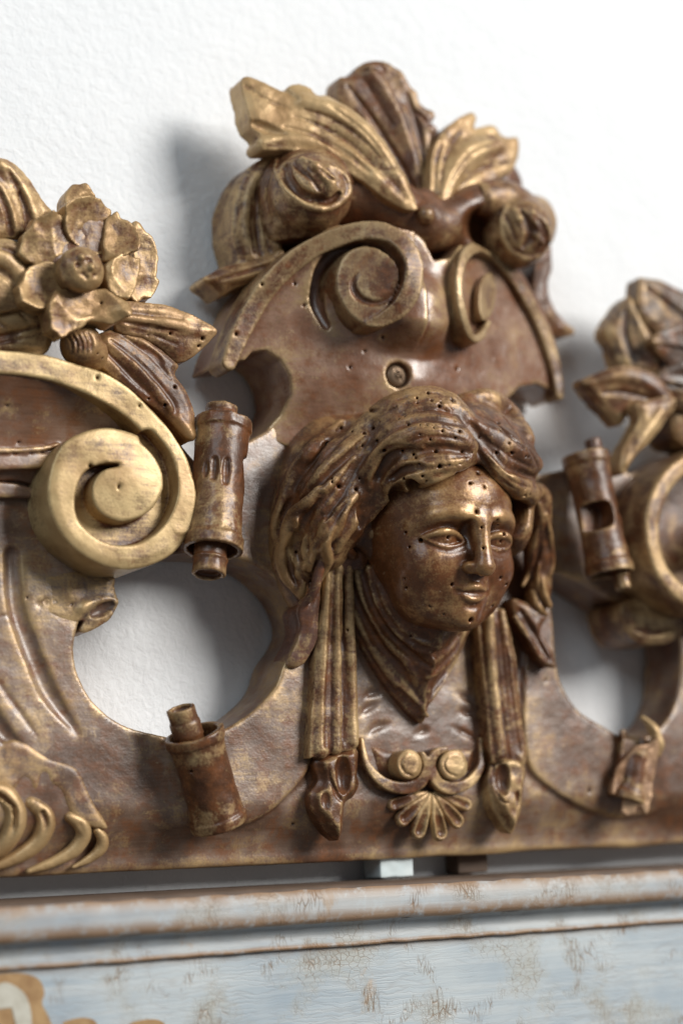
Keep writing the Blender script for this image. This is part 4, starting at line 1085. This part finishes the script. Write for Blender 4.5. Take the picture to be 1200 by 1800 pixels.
# ------------------------------------------------------------------ the cartouche above the head
FL = lambda X, Z: np.maximum(101+0.52*(X-XA), 80.5-0.27*np.abs(X-XA))
FR = lambda X, Z: np.maximum(101-0.62*(X-XA), 80.5-0.27*np.abs(X-XA))
def make_shield():
    lo = P(360, 790, 60); hi = P(1010, 370, 60)
    v = Vol((P(370, 640, 50)[0]-3, P(700, 800, 60)[1], 14), (P(1010, 700, 60)[0]+3, P(560, 370, 90)[1], 112), 0.9)
    field = lambda X, Z: 76-0.27*np.sqrt((X-XA)**2+90)
    o1 = [(384, 640), (398, 600), (416, 560), (440, 515), (472, 475), (512, 440), (560, 412), (610, 396), (660, 388), (705, 400), (735, 430), (748, 465), (775, 462), (800, 432), (850, 421), (886, 440), (925, 490), (955, 540), (976, 600), (990, 655), (996, 704), (978, 690), (944, 674), (912, 680), (893, 700), (885, 728), (880, 790), (560, 790), (470, 764), (504, 724), (516, 692), (510, 662), (494, 632), (468, 615), (444, 618), (432, 632)]
    p = np.array([Pf(x, y, field)[:2] for x, y in o1])
    zc = P(700, 600, 75)[1]; zs = P(750, 606, 88)[1]; zv = P(765, 520, 90)[1]
    def top(X, Z, d):
        B = field(X, Z)-8*sm((zc-16-Z)/30.0)                         # falls towards the head
        dx = X-XA
        A = 102-np.where(dx > 0, 0.72, 0.54)*np.sqrt(dx**2+170)-3.0-1.5*sm(-d/12.0)
        A = A-10*sm((Z-zv)/22.0)*np.exp(-((dx-1)/16.0)**2)                               # rounds over between the scrolls
        tw = 17+38*sm((np.abs(dx)-12)/30.0)
        return B+smax(A-B, 0*A, 5.0)*sm((Z-zs+0.25*tw-0.010*np.minimum(dx*dx, 500))/tw)
    v.prism(p, top, W0, rnd=1.2)
    # side face behind the band flares towards the wall
    vb = Vol(v.lo+[0, 0, 22], v.lo+(v.n-1)*v.h, 0.85)
    def rib(pts, hw, F, dw=0.0, n=6, wlo=40):
        vb.ribbon([np.append(Pf(x, y, F)[:2], F(*Pf(x, y, F)[:2])+dw) for x, y in pts], np.array(hw)*PXMM, wlo, 0.6, n=n, rnd=0.6)
    # left band sweeping up into its scroll
    rib([(404, 636), (420, 595), (445, 545), (482, 492), (532, 447), (592, 416), (648, 403), (698, 416), (727, 455), (727, 500), (706, 538), (672, 562), (648, 568)], [15, 17, 18, 18, 18, 17, 17, 18, 19, 19, 17, 12, 6], FL)
    # barrel of the left scroll, then the channel round it, then its face
    rib([(985, 695), (978, 650), (960, 590), (934, 535), (900, 480), (868, 444), (842, 432), (818, 448), (808, 490), (811, 535), (822, 575), (834, 594), (848, 588), (860, 566)], [9, 11, 12, 12, 12, 13, 12, 10, 9, 9, 9, 8, 7, 5], FR)
    def F_at(F, x, y, dw=0.0):
        q = Pf(x, y, F); return q+np.array([0, 0, dw])
    pd = spline([Pf(x, y, FL)[:2] for x, y in [(592, 500), (597, 465), (615, 440), (645, 432), (675, 440), (698, 462), (704, 488), (698, 515), (680, 540), (664, 562), (640, 568), (615, 550), (600, 525)]], 4, True)
    # deep dark channel left of and above the disc
    ch = [(598, 560), (578, 520), (582, 470), (606, 436), (645, 422), (684, 432), (708, 462), (712, 490), (704, 516)]
    v.tube([np.append(Pf(x, y, FL)[:2], FL(*Pf(x, y, FL)[:2])-6) for x, y in ch], np.array([9, 14, 15, 13, 9, 8, 8, 7, 4])*PXMM*1.3, 1.5, 'cut')
    v.tube([np.append(Pf(x, y, FL)[:2], FL(*Pf(x, y, FL)[:2])-14) for x, y in ch], np.array([7, 14, 15, 13, 9, 7, 7, 6, 3])*PXMM*1.25, 2, 'cut')
    vb.prism(pd, lambda X, Z, d: FL(X, Z)-0.5, 40, k=0.3, rnd=0.6)
    g = [(630, 480), (622, 494), (624, 512), (640, 527), (664, 532), (686, 520), (699, 496)]
    vb.tube([np.append(Pf(x, y, FL)[:2], FL(*Pf(x, y, FL)[:2])-0.5) for x, y in g], np.array([2, 5, 7, 6.5, 5, 4, 2])*PXMM, 0.5, 'cut')
    # right scroll: hollow and its eye
    gh = [(856, 470), (838, 472), (828, 495), (828, 525), (836, 552)]
    v.tube([np.append(Pf(x, y, FR)[:2], FR(*Pf(x, y, FR)[:2])-3) for x, y in gh], np.array([6, 9, 11, 11, 6])*PXMM*1.15, 0.8, 'cut')
    pe = spline([Pf(x, y, FR)[:2] for x, y in [(848, 500), (856, 482), (868, 478), (876, 500), (874, 535), (864, 556), (852, 560), (846, 535)]], 4, True)
    vb.prism(pe, lambda X, Z, d: FR(X, Z)-2.0, 40, k=0.3, rnd=0.6)
    v.tube([P(700, 592, 92), P(760, 606, 96), P(815, 606, 92)], [4, 7, 4], 5, 'cut')
    for pts in ([(936, 625), (950, 655), (962, 688)], [(535, 536), (580, 520), (600, 522)], [(560, 726), (640, 722), (700, 716)], [(820, 640), (850, 655)]): v.lock(pts, [0.8]+[1.4]*(len(pts)-2)+[0.8] if len(pts) > 2 else 1.0, 0.2, 'cut', sink=0.4)
    # counterbored screw hole
    c = v.hit(701, 659); nrm = np.array([-0.15, -0.1, 1.0])
    v.tube([c+nrm*4, c-nrm*2.2], [6.7, 6.4], 0.4, 'cut', n=2)
    v.noise(12, 0.22, 31); v.noise(4, 0.05, 32)
    v.holes([(461, 500), (518, 498), (535, 536), (416, 587), (642, 617), (615, 645), (803, 648), (866, 630), (672, 593), (778, 690)], 0.9)
    vb.noise(9, 0.18, 33); vb.noise(3.5, 0.05, 34); vb.holes([(461, 500), (416, 587)], 0.9)
    o = vobj('cartouche', v, M_SHIELD, root, label='domed shield with two scrolls, worn grey brown')
    vobj('scroll_band', vb, gilt('band_gold', 0.44, gcol=(0.43, 0.30, 0.155), bump=0.35, blotch=1.3), o)
    # slotted screw
    e = Vol(c-[10, 10, 9], c+[10, 10, 7], 0.4)
    b0 = c-nrm*3.4
    e.ell(b0, (5.6, 5.6, 2.2), None); e.tube([b0-nrm*5, b0], [3, 3], 0.3, n=2)
    e.tube([b0+np.array([-2.6, 4.2, 2.2]), b0+np.array([2.6, -4.2, 2.2])], 0.65, 0.1, 'cut', n=3)
    ms, ns, bs = nodes_of('old_screw'); bs.inputs['Metallic'].default_value = 0.6; bs.inputs['Roughness'].default_value = 0.45
    tn = N(ns, 'ShaderNodeTexNoise', inp={'Scale': 300}); ns.links.new(mixc(ns, tn.outputs['Fac'], (0.10, 0.065, 0.04), (0.24, 0.16, 0.10)), bs.inputs['Base Color'])
    vobj('screw', e, ms, o)
make_shield()

# ------------------------------------------------------------------ leaf crest
def leaf(name, outl, pl, thick, ridges=(), grooves=(), mat=None, dome=1.4, dw=4.0, h=0.75, seed=1, back=None, parent=None, pits=(), label=None, n=3, edge=0.0):
    v = slab(outl, pl, thick, h, dome, dw, rnd=0.5, back=back, n=n, edge=edge)
    for pts, r in ridges: v.lock(pts, r, 3.0, 'add', 0.62)
    for pts, r in grooves: v.lock(pts, r, 0.9, 'cut', -0.1)
    v.noise(7, 0.25, seed); v.noise(2.8, 0.08, seed+50)
    if pits: v.holes(pits, 0.9)
    return vobj(name, v, mat or M_LEAF, parent or root, label=label)
def make_crest():
    P = lambda x, y, w: globals()['P'](x, y, w-11.0)             # the crest stands nearer the wall than the scrolls
    plane = lambda x, y, w, gx=0.0, gz=0.0: globals()['plane'](x, y, w-11.0, gx, gz)
    # tall leaf at the back
    leaf('crest_leaf', [(745, 400), (728, 350), (695, 300), (655, 245), (618, 200), (596, 172), (592, 148), (598, 134), (612, 134), (622, 128), (628, 116), (650, 106), (674, 105), (698, 118), (712, 132), (722, 150), (734, 160), (738, 178), (750, 188), (764, 192), (768, 204), (760, 214), (772, 226), (758, 236), (758, 275), (757, 330), (756, 390)], plane(700, 230, 66, 0.22, 0.0), 13,
         ridges=[([(650, 130), (690, 195), (722, 270), (742, 345)], [16, 22, 18, 10])],
         grooves=[([(668, 112), (700, 175), (728, 250), (744, 330)], [2, 3.5, 4, 2.5]), ([(715, 165), (736, 230), (750, 310)], [4, 9, 5]), ([(612, 150), (660, 215), (705, 288), (735, 350)], [3, 8, 8, 4]), ([(632, 124), (665, 122), (700, 132)], [2, 3, 1.5]), ([(690, 165), (730, 195), (755, 220)], [1.5, 2.5, 1.5]), ([(640, 140), (690, 220)], [1.5, 2])],
         mat=gilt('crest_wood', 0.40, gcol=(0.40, 0.265, 0.135)), dome=0.8, seed=3, n=2)
    # leaf bending to the left
    leaf('crest_leaf', [(424, 142), (434, 133), (452, 138), (480, 149), (502, 160), (508, 150), (526, 144), (548, 154), (558, 168), (572, 166), (590, 176), (622, 202), (660, 240), (692, 286), (718, 328), (736, 366), (712, 366), (680, 350), (640, 318), (600, 296), (556, 272), (505, 262), (462, 262), (454, 248), (460, 238), (444, 222), (440, 206), (430, 172)], plane(590, 230, 78, 0.18, -0.14), 15,
         ridges=[([(530, 180), (590, 205), (648, 252), (690, 306), (718, 348)], [16, 26, 24, 16, 7]), ([(462, 250), (515, 244), (570, 256), (625, 284), (675, 328), (708, 358)], [7, 11, 12, 12, 9, 5])],
         grooves=[([(535, 192), (580, 206), (630, 238), (672, 280)], [2, 4, 4.5, 2.5]), ([(516, 204), (565, 220), (615, 250), (660, 292)], [2, 4.5, 5, 3]), ([(500, 222), (550, 235), (600, 260), (650, 302)], [3, 7, 8, 4]), ([(580, 185), (640, 230), (690, 295)], [1.5, 3, 2]), ([(448, 216), (475, 226), (500, 232)], [9, 11, 5]), ([(505, 160), (522, 172)], [5, 2]), ([(432, 150), (470, 175), (510, 190)], [2, 3, 2])],
         mat=M_GOLD, dome=0.8, seed=5, n=2)
    # leaf bending to the right
    leaf('crest_leaf', [(752, 395), (757, 330), (760, 275), (768, 246), (786, 222), (814, 203), (830, 196), (838, 208), (834, 224), (856, 219), (872, 220), (880, 234), (892, 240), (910, 240), (914, 262), (906, 290), (894, 307), (880, 312), (898, 338), (860, 345), (820, 350), (785, 375), (765, 398)], plane(820, 280, 74, -0.12, -0.10), 14,
         ridges=[([(772, 365), (788, 310), (820, 270), (870, 255)], [12, 22, 26, 16])],
         grooves=[([(772, 340), (780, 285), (800, 245), (820, 215)], [2, 4, 4, 2]), ([(785, 340), (810, 290), (845, 262), (880, 250)], [2, 4, 4, 2]), ([(800, 340), (835, 302), (870, 288), (900, 285)], [2, 4, 4, 2]), ([(764, 350), (766, 290), (776, 252)], [5, 7, 4])],
         mat=M_GOLD, dome=0.8, seed=7, n=2)
    # the swollen stalk where the leaves spring
    v = Vol.around([P(530, 200, 60), P(920, 460, 60)], 14, 1.1, 17, 104)
    v.tube([P(600, 340, 64), P(660, 352, 68), P(715, 382, 72), P(755, 398, 74), P(790, 385, 74), P(830, 362, 74), P(870, 350, 70)], [15, 16, 15, 14, 12, 11, 11], 6)
    v.ell(P(800, 425, 56), (30, 18, 24), None, 4); v.ell(P(690, 380, 50), (40, 26, 18), None, 4); v.ell(P(720, 300, 52), (26, 34, 12), None, 4); v.ell(P(850, 320, 48), (24, 20, 12), None, 4)
    v.tube([P(745, 350, 76), P(746, 385, 80)], [6, 8], 5)
    v.ell(P(748, 378, 89), (4.6, 4.8, 4.2), None, 2.0)
    v.lock([(728, 381), (742, 388), (758, 386)], [1.5, 2.5, 1.5], 0.3, 'cut', sink=0)
    v.tube([P(845, 395, 86), P(860, 400, 76)], [9, 11], 4, 'cut')
    v.noise(9, 0.3, 3); vobj('crest_stalk', v, M_DARK, root)
    # left curl: leaf end rolled into a bud
    v = Vol.around([P(475, 270, 70), P(630, 410, 70)], 8, 0.7, 17, 104)
    c = P(545, 338, 78)
    v.ell(c, (21, 20, 19), None); v.tube([P(560, 305, 70), P(620, 325, 66), P(680, 355, 62)], [13, 13, 12], 8)
    v.ell(P(505, 330, 58), (14, 20, 24), None, 6)
    v.tube([P(480, 330, 58), P(500, 400, 60), P(560, 420, 66)], [9, 11, 10], 8); v.ell(P(520, 430, 48), (24, 16, 18), None, 6)
    A = lambda pts, r, s_=0.25: v.lock(pts, r, 0.9, 'add', s_)
    C = lambda pts, r, s_=-0.1: v.lock(pts, r, 0.9, 'cut', s_)
    C([(500, 292), (508, 320), (535, 345), (572, 352), (596, 340)], [9, 12, 12, 10, 6])
    A([(486, 278), (487, 308), (508, 340), (548, 364), (588, 362), (611, 338), (604, 308), (578, 292)], [4, 4.5, 5, 6, 7, 7, 6, 4])
    A([(530, 278), (560, 300), (580, 322), (575, 342)], [6, 10, 12, 8])
    C([(515, 285), (545, 312), (562, 335)], [3, 4, 3]); C([(540, 282), (570, 302), (592, 322)], [2.5, 4, 3]); C([(548, 350), (578, 352), (596, 340)], [3, 5, 4])
    v.ell(v.hit(556, 292), (2.8, 2.4, 2.0), None, 0.6)
    v.noise(6, 0.25, 13); v.noise(2.6, 0.1, 14); v.holes([(484, 354)], 0.85)
    vobj('leaf_curl', v, M_MIX, root)
    # right curl
    v = Vol.around([P(845, 330, 70), P(975, 470, 70)], 10, 0.7, 16, 104)
    v.ell(P(908, 408, 76), (18, 19, 20), None); v.tube([P(850, 350, 78), P(890, 350, 76), P(930, 375, 70)], [9, 10, 9], 5)
    v.ell(P(925, 400, 55), (14, 18, 20), None, 6)
    C([(905, 365), (925, 385), (935, 410), (922, 432)], [5, 10, 12, 7], -0.1)
    C([(880, 370), (895, 392), (905, 420)], [3, 4, 3])
    A([(890, 362), (880, 392), (890, 430), (918, 452), (950, 445), (966, 415)], [4, 5, 7, 8, 7, 5])
    A([(905, 372), (912, 385)], [9, 8], 0.3); A([(935, 372), (958, 395), (962, 420)], [5, 8, 7])
    A([(940, 412), (952, 425)], [7, 7])
    v.noise(6, 0.25, 16); vobj('leaf_curl', v, M_MIX, root)
    # leaves wrapping the sides
    leaf('side_leaf', [(505, 262), (470, 272), (440, 292), (420, 325), (411, 365), (408, 410), (420, 455), (395, 478), (430, 500), (478, 470), (497, 446), (490, 400), (474, 356), (464, 318), (478, 288)], plane(450, 370, 58, 0.30, 0.05), 24,
         ridges=[([(470, 290), (440, 330), (432, 390), (440, 450)], [7, 9, 9, 6]), ([(468, 330), (470, 380), (485, 435)], [3, 5, 5])],
         grooves=[([(455, 320), (450, 380), (458, 445)], [4, 6, 4]), ([(462, 350), (466, 400), (474, 440)], [3, 4, 3]), ([(445, 350), (442, 400), (448, 440)], [3, 4, 3])], dome=1.6, seed=9)
    leaf('side_leaf', [(358, 492), (372, 478), (400, 465), (440, 458), (496, 440), (498, 450), (482, 466), (466, 490), (438, 498), (412, 506), (392, 520), (376, 506)], plane(430, 480, 56, 0.28, 0.25), 18,
         grooves=[([(385, 492), (430, 478), (475, 465)], [3, 5, 3])], ridges=[([(362, 492), (420, 488), (462, 470), (490, 448)], [3, 5, 5, 4])], mat=M_MIX, dome=2.0, seed=11)
    leaf('side_leaf', [(945, 455), (968, 425), (970, 470), (964, 505), (975, 540), (995, 565), (1013, 580), (1000, 588), (975, 590), (955, 560), (938, 520)], plane(965, 520, 50, -0.25, 0.0), 18,
         ridges=[([(955, 470), (955, 520), (975, 565), (1003, 582)], [5, 7, 6, 4])], grooves=[([(962, 460), (962, 520), (985, 570)], [4, 6, 3])], mat=M_DARK, seed=12)
make_crest()

# ------------------------------------------------------------------ flowers and leaves on the shoulders
def petal(outl, pl, thick, seed, parent, mat, cup=None, tilt=1.5, lumps=3, name='petal', pits=()):
    g = random.Random(seed)
    rag = []                                            # ragged whittled edge
    for (x0, y0), (x1, y1) in zip(outl, list(outl[1:])+[outl[0]]):
        rag += [(x0+g.uniform(-2.5, 2.5), y0+g.uniform(-2.5, 2.5)), ((x0+x1)/2+g.uniform(-4, 4), (y0+y1)/2+g.uniform(-4, 4))]
    v = slab(rag, pl, thick, 0.65, 0.6, 2.0, rnd=0.4, top_pad=9, n=2)
    o = np.array(outl, float); c = o.mean(0)
    for i in range(lumps+2):                            # flat knife facets
        q = c+(o[g.randrange(len(o))]-c)*g.uniform(0.3, 1.0)
        h_ = v.march_px(*q)
        if h_ is None: continue
        nn = np.array([g.uniform(-0.35, 0.35), g.uniform(-0.35, 0.35), 1.0]); nn /= np.linalg.norm(nn)
        rr = g.uniform(26, 45)
        v.ell(h_+nn*(rr-g.uniform(0.4, 1.0)), rr, None, 0.2, 'cut')
    v.noise(6, 0.25, seed); v.noise(2.6, 0.10, seed+7)
    if pits: v.holes(pits, 0.85)
    return vobj(name, v, mat, parent)
def make_flower():
    mat = gilt('petal_gold', 0.48, gcol=(0.48, 0.32, 0.15), metal=0.36, rough=0.42)
    heart = (150, 468)
    # heart
    c = P(150, 468, 95)
    v = Vol(c-[15, 15, 40], c+[15, 15, 12], 0.55)
    v.ell(c-[0, 0, 5], (10.5, 10.5, 7.0), None); v.tube([c-[0, 0, 34], c-[0, 0, 8]], [9, 9.5], 1.5, n=2)
    for x, y, r in ((143, 452, 6), (160, 470, 6), (146, 482, 4), (158, 456, 5), (136, 466, 5), (152, 488, 4), (166, 484, 4)): v.ell(v.hit(x, y), r*PXMM, None, 0.8, 'cut' if r < 5.5 else 'add')
    v.noise(3, 0.25, 4)
    fl_ = vobj('flower', v, mat, root, label='gold carved flower with a round knobbed heart')
    ring = [(152+r_*math.cos(a_), 464+1.08*r_*math.sin(a_)) for a_, r_ in zip(np.linspace(0, 2*math.pi, 13)[:-1], [82, 70, 78, 86, 74, 80, 84, 72, 80, 84, 76, 72])]
    petal(ring, plane(150, 468, 80, 0, 0), 30, 19, fl_, M_DARK, name='calyx')
    P6 = [([(54, 428), (58, 402), (78, 377), (100, 370), (120, 375), (130, 396), (128, 425), (112, 440), (92, 456), (74, 456), (62, 446)], 87, -0.30, 0.25, 1),
          ([(124, 374), (132, 352), (158, 342), (188, 344), (203, 360), (204, 384), (198, 412), (186, 438), (168, 440), (142, 424), (128, 408)], 87, 0.0, 0.35, 2),
          ([(199, 380), (218, 370), (236, 384), (249, 410), (246, 430), (226, 442), (206, 452), (186, 452), (186, 426)], 87, 0.25, 0.25, 3),
          ([(194, 466), (222, 446), (255, 449), (258, 466), (246, 492), (236, 510), (220, 519), (196, 508), (186, 488)], 88, 0.30, -0.05, 4),
          ([(48, 492), (58, 470), (80, 457), (102, 464), (112, 486), (112, 506), (96, 530), (72, 530), (54, 516)], 88, -0.30, -0.05, 5),
          ([(94, 534), (112, 510), (150, 506), (182, 510), (216, 530), (222, 550), (202, 562), (166, 558), (150, 567), (122, 580), (104, 568)], 88, 0.0, -0.30, 6)]
    for o, w, gx, gz, sd in P6:
        cx, cy = np.array(o).mean(0)
        o = [(cx+(x-cx)*1.14, cy+(y-cy)*1.14) for x, y in o]
        petal(o, plane(cx, cy, w, gx, gz), 16, sd, fl_, mat, cup=heart, lumps=4, pits=[(178, 532)] if sd == 6 else ())
    petal([(112, 378), (118, 345), (130, 322), (146, 317), (162, 326), (176, 346), (150, 385)], plane(145, 350, 74, 0, 0.1), 14, 11, fl_, M_MIX)
    petal([(235, 388), (252, 394), (268, 414), (281, 452), (280, 478), (283, 492), (270, 520), (240, 529), (222, 512), (236, 450)], plane(255, 460, 70, -0.1, 0), 14, 12, fl_, M_LEAF)
    # leaves round it
    leaf('leaf', [(-70, 300), (-30, 276), (2, 274), (26, 285), (52, 312), (78, 350), (94, 372), (78, 395), (62, 425), (20, 418), (-70, 425)], plane(20, 350, 72, -0.1, 0.15), 30,
         ridges=[([(0, 290), (35, 330), (60, 385)], [8, 12, 9]), ([(-30, 300), (0, 345), (25, 405)], [9, 13, 9])], grooves=[([(15, 300), (40, 350), (50, 405)], [4, 7, 5]), ([(-15, 310), (10, 360), (20, 410)], [4, 7, 5]), ([(35, 340), (55, 385)], [3, 4])], mat=M_MIX, seed=21)
    leaf('leaf', [(-70, 425), (0, 417), (28, 422), (48, 440), (54, 470), (46, 500), (52, 530), (20, 545), (-70, 545)], plane(10, 480, 74, 0.1, 0.1), 30,
         ridges=[([(-40, 440), (5, 455), (40, 490)], [10, 14, 10])], grooves=[([(-30, 462), (10, 480), (30, 505)], [4, 7, 4]), ([(-20, 430), (20, 440), (45, 465)], [3, 4, 3])], mat=M_MIX, seed=22)
    leaf('leaf', [(-70, 562), (0, 545), (58, 534), (86, 536), (98, 570), (95, 600), (75, 622), (0, 625), (-70, 625)], plane(20, 580, 66, 0.0, 0.25), 30,
         ridges=[([(-30, 575), (30, 560), (80, 548)], [8, 12, 8])], grooves=[([(-40, 600), (20, 588), (85, 568)], [3, 5, 3]), ([(-40, 608), (20, 600), (75, 585)], [2, 4, 2]), ([(-10, 560), (10, 575)], [3, 2]), ([(35, 550), (50, 566)], [3, 2])], mat=M_LEAF, seed=23, pits=[(83, 585)])
    leaf('leaf', [(205, 532), (250, 530), (300, 535), (344, 554), (383, 578), (372, 596), (350, 618), (314, 638), (290, 616), (250, 592), (205, 580)], plane(290, 580, 70, 0.06, 0.15), 14,
         ridges=[([(215, 556), (280, 566), (350, 582)], [8, 11, 6])], grooves=[([(215, 565), (260, 575), (320, 582)], [3, 5, 2]), ([(215, 548), (265, 552), (320, 560)], [3, 4, 2]), ([(230, 578), (275, 590), (310, 605)], [3, 4, 2])], mat=gilt('leaf_copper', 0.46, gcol=(0.46, 0.29, 0.14)), seed=24, pits=[(260, 588), (300, 586), (357, 595, 1.2), (350, 608)])
    leaf('leaf', [(172, 588), (210, 578), (252, 588), (290, 614), (316, 640), (310, 658), (330, 690), (344, 728), (342, 772), (326, 766), (292, 732), (240, 692), (180, 645), (165, 612)], plane(250, 660, 67, 0.04, 0.0), 16,
         ridges=[([(190, 600), (245, 650), (300, 720), (335, 765)], [6, 10, 10, 4])], grooves=[([(195, 598), (250, 640), (305, 705), (310, 728)], [3, 5, 5, 2]), ([(215, 590), (265, 625), (300, 665)], [3, 4, 2]), ([(180, 610), (230, 660), (290, 720)], [3, 5, 2]), ([(240, 600), (275, 625), (285, 640)], [2, 4, 2])], mat=gilt('leaf_copper', 0.42, gcol=(0.44, 0.27, 0.12)), seed=25, pits=[(308, 680), (289, 713), (262, 700)])
    v = Vol.around([P(110, 575, 70), P(185, 640, 70)], 6, 0.6, 45, 90)
    v.ell(P(142, 606, 70), (9.5, 10, 9), None); v.ell(P(160, 622, 67), (8, 8, 8), None, 3)
    for i in range(5): v.lock([(118+i*9, 588-i), (126+i*9, 602), (128+i*8, 620)], [2, 3.4, 2], 0.5, 'cut', sink=0)
    v.noise(4, 0.25, 5); v.holes([(172, 622), (180, 630)], 0.8); vobj('leaf_bud', v, gilt('leaf_copper', 0.38, gcol=(0.44, 0.27, 0.12)), root)
make_flower()

def make_right_flower():
    md = gilt('right_leaf_wood', 0.34, dark=(0.06, 0.03, 0.016), mauve=(0.12, 0.075, 0.055))
    leaf('leaf', [(1124, 492), (1130, 486), (1165, 494), (1205, 512), (1270, 540), (1280, 620), (1200, 610), (1150, 575), (1124, 548)], plane(1180, 550, 60, -0.1, 0.0), 12, grooves=[([(1140, 505), (1190, 545), (1240, 590)], [4, 8, 5])], mat=md, seed=31)
    leaf('leaf', [(1106, 519), (1120, 545), (1150, 600), (1160, 650), (1120, 655), (1090, 642), (1076, 605), (1064, 576)], plane(1110, 590, 58, 0.35, 0.0), 11, ridges=[([(1108, 530), (1125, 580), (1150, 635)], [4, 7, 6])], grooves=[([(1100, 545), (1100, 590), (1115, 635)], [4, 8, 5])], mat=md, seed=32)
    leaf('leaf', [(1022, 674), (1040, 660), (1068, 648), (1106, 643), (1150, 655), (1182, 690), (1186, 722), (1150, 735), (1118, 712), (1090, 748), (1066, 728)], plane(1100, 690, 66, 0.2, 0.25), 9, ridges=[([(1030, 674), (1080, 662), (1130, 670), (1170, 705)], [4, 8, 10, 9])], grooves=[([(1060, 690), (1100, 690), (1140, 700)], [4, 6, 4])], mat=M_MIX, seed=33)
    leaf('leaf', [(1190, 700), (1172, 740), (1140, 780), (1112, 800), (1100, 832), (1090, 826), (1094, 792), (1112, 760), (1124, 735), (1118, 708), (1150, 700)], plane(1130, 760, 74, 0.1, 0.0), 10, ridges=[([(1160, 725), (1130, 765), (1100, 815)], [6, 7, 4])], grooves=[([(1110, 790), (1118, 775)], [3, 2])], mat=M_LEAF, seed=34)
    for o_, pl_, sd_ in (([(1148, 600), (1172, 575), (1215, 560), (1270, 575), (1280, 640), (1225, 660), (1180, 645)], plane(1210, 610, 66, -0.15, 0.1), 61),
                         ([(1152, 668), (1178, 640), (1220, 630), (1275, 650), (1270, 715), (1215, 722), (1180, 706)], plane(1210, 680, 72, 0.1, 0.3), 62),
                         ([(1186, 545), (1200, 520), (1240, 500), (1290, 520), (1285, 575), (1220, 580)], plane(1230, 545, 56, -0.1, 0.0), 63)):
        cx, cy = np.array(o_).mean(0)
        leaf('leaf', o_, pl_, 12, ridges=[([o_[0], (cx, cy), o_[3]], [5, 12, 10])], grooves=[([(o_[0][0]+8, o_[0][1]+6), (cx, cy+10), (o_[4][0], o_[4][1])], [2, 5, 3])], mat=md, seed=sd_)
    leaf('leaf', [(1190, 690), (1290, 680), (1330, 740), (1300, 790), (1200, 780), (1180, 740)], plane(1250, 735, 62, 0, 0.2), 24, grooves=[([(1200, 710), (1250, 735), (1290, 750)], [4, 7, 4])], mat=md, seed=36)
    # acanthus end under the right scroll
    leaf('acanthus_leaf', [(1092, 1062), (1130, 1050), (1190, 1062), (1280, 1070), (1290, 1120), (1200, 1110), (1185, 1125), (1160, 1132), (1120, 1128), (1098, 1100)], plane(1150, 1090, 58, 0.0, 0.0), 30, ridges=[([(1110, 1080), (1150, 1090), (1195, 1085)], [8, 11, 8])], grooves=[([(1115, 1105), (1150, 1112), (1185, 1105)], [3, 6, 4])], mat=M_MIX, seed=37)
make_right_flower()

# acanthus curl biting into the left hole
def make_curl():
    leaf('acanthus_leaf', [(60, 1010), (130, 1005), (196, 1012), (200, 1030), (206, 1052), (205, 1066), (190, 1092), (155, 1112), (140, 1108), (148, 1090), (120, 1095), (60, 1080)], plane(150, 1050, 50.8, 0.06, 0.0), 22,
         grooves=[([(165, 1078), (180, 1072), (195, 1064)], [8, 11, 8])], ridges=[([(128, 1100), (140, 1072), (165, 1058), (200, 1058)], [3, 3.5, 3.5, 3])], mat=gilt('curl_wood', 0.42, dark=(0.085, 0.045, 0.028), mauve=(0.21, 0.145, 0.11), mauve_amt=0.9), dome=0.8, seed=41, pits=[(98, 1058), (126, 1063)])
make_curl()
# chip on the right rim of the left hole
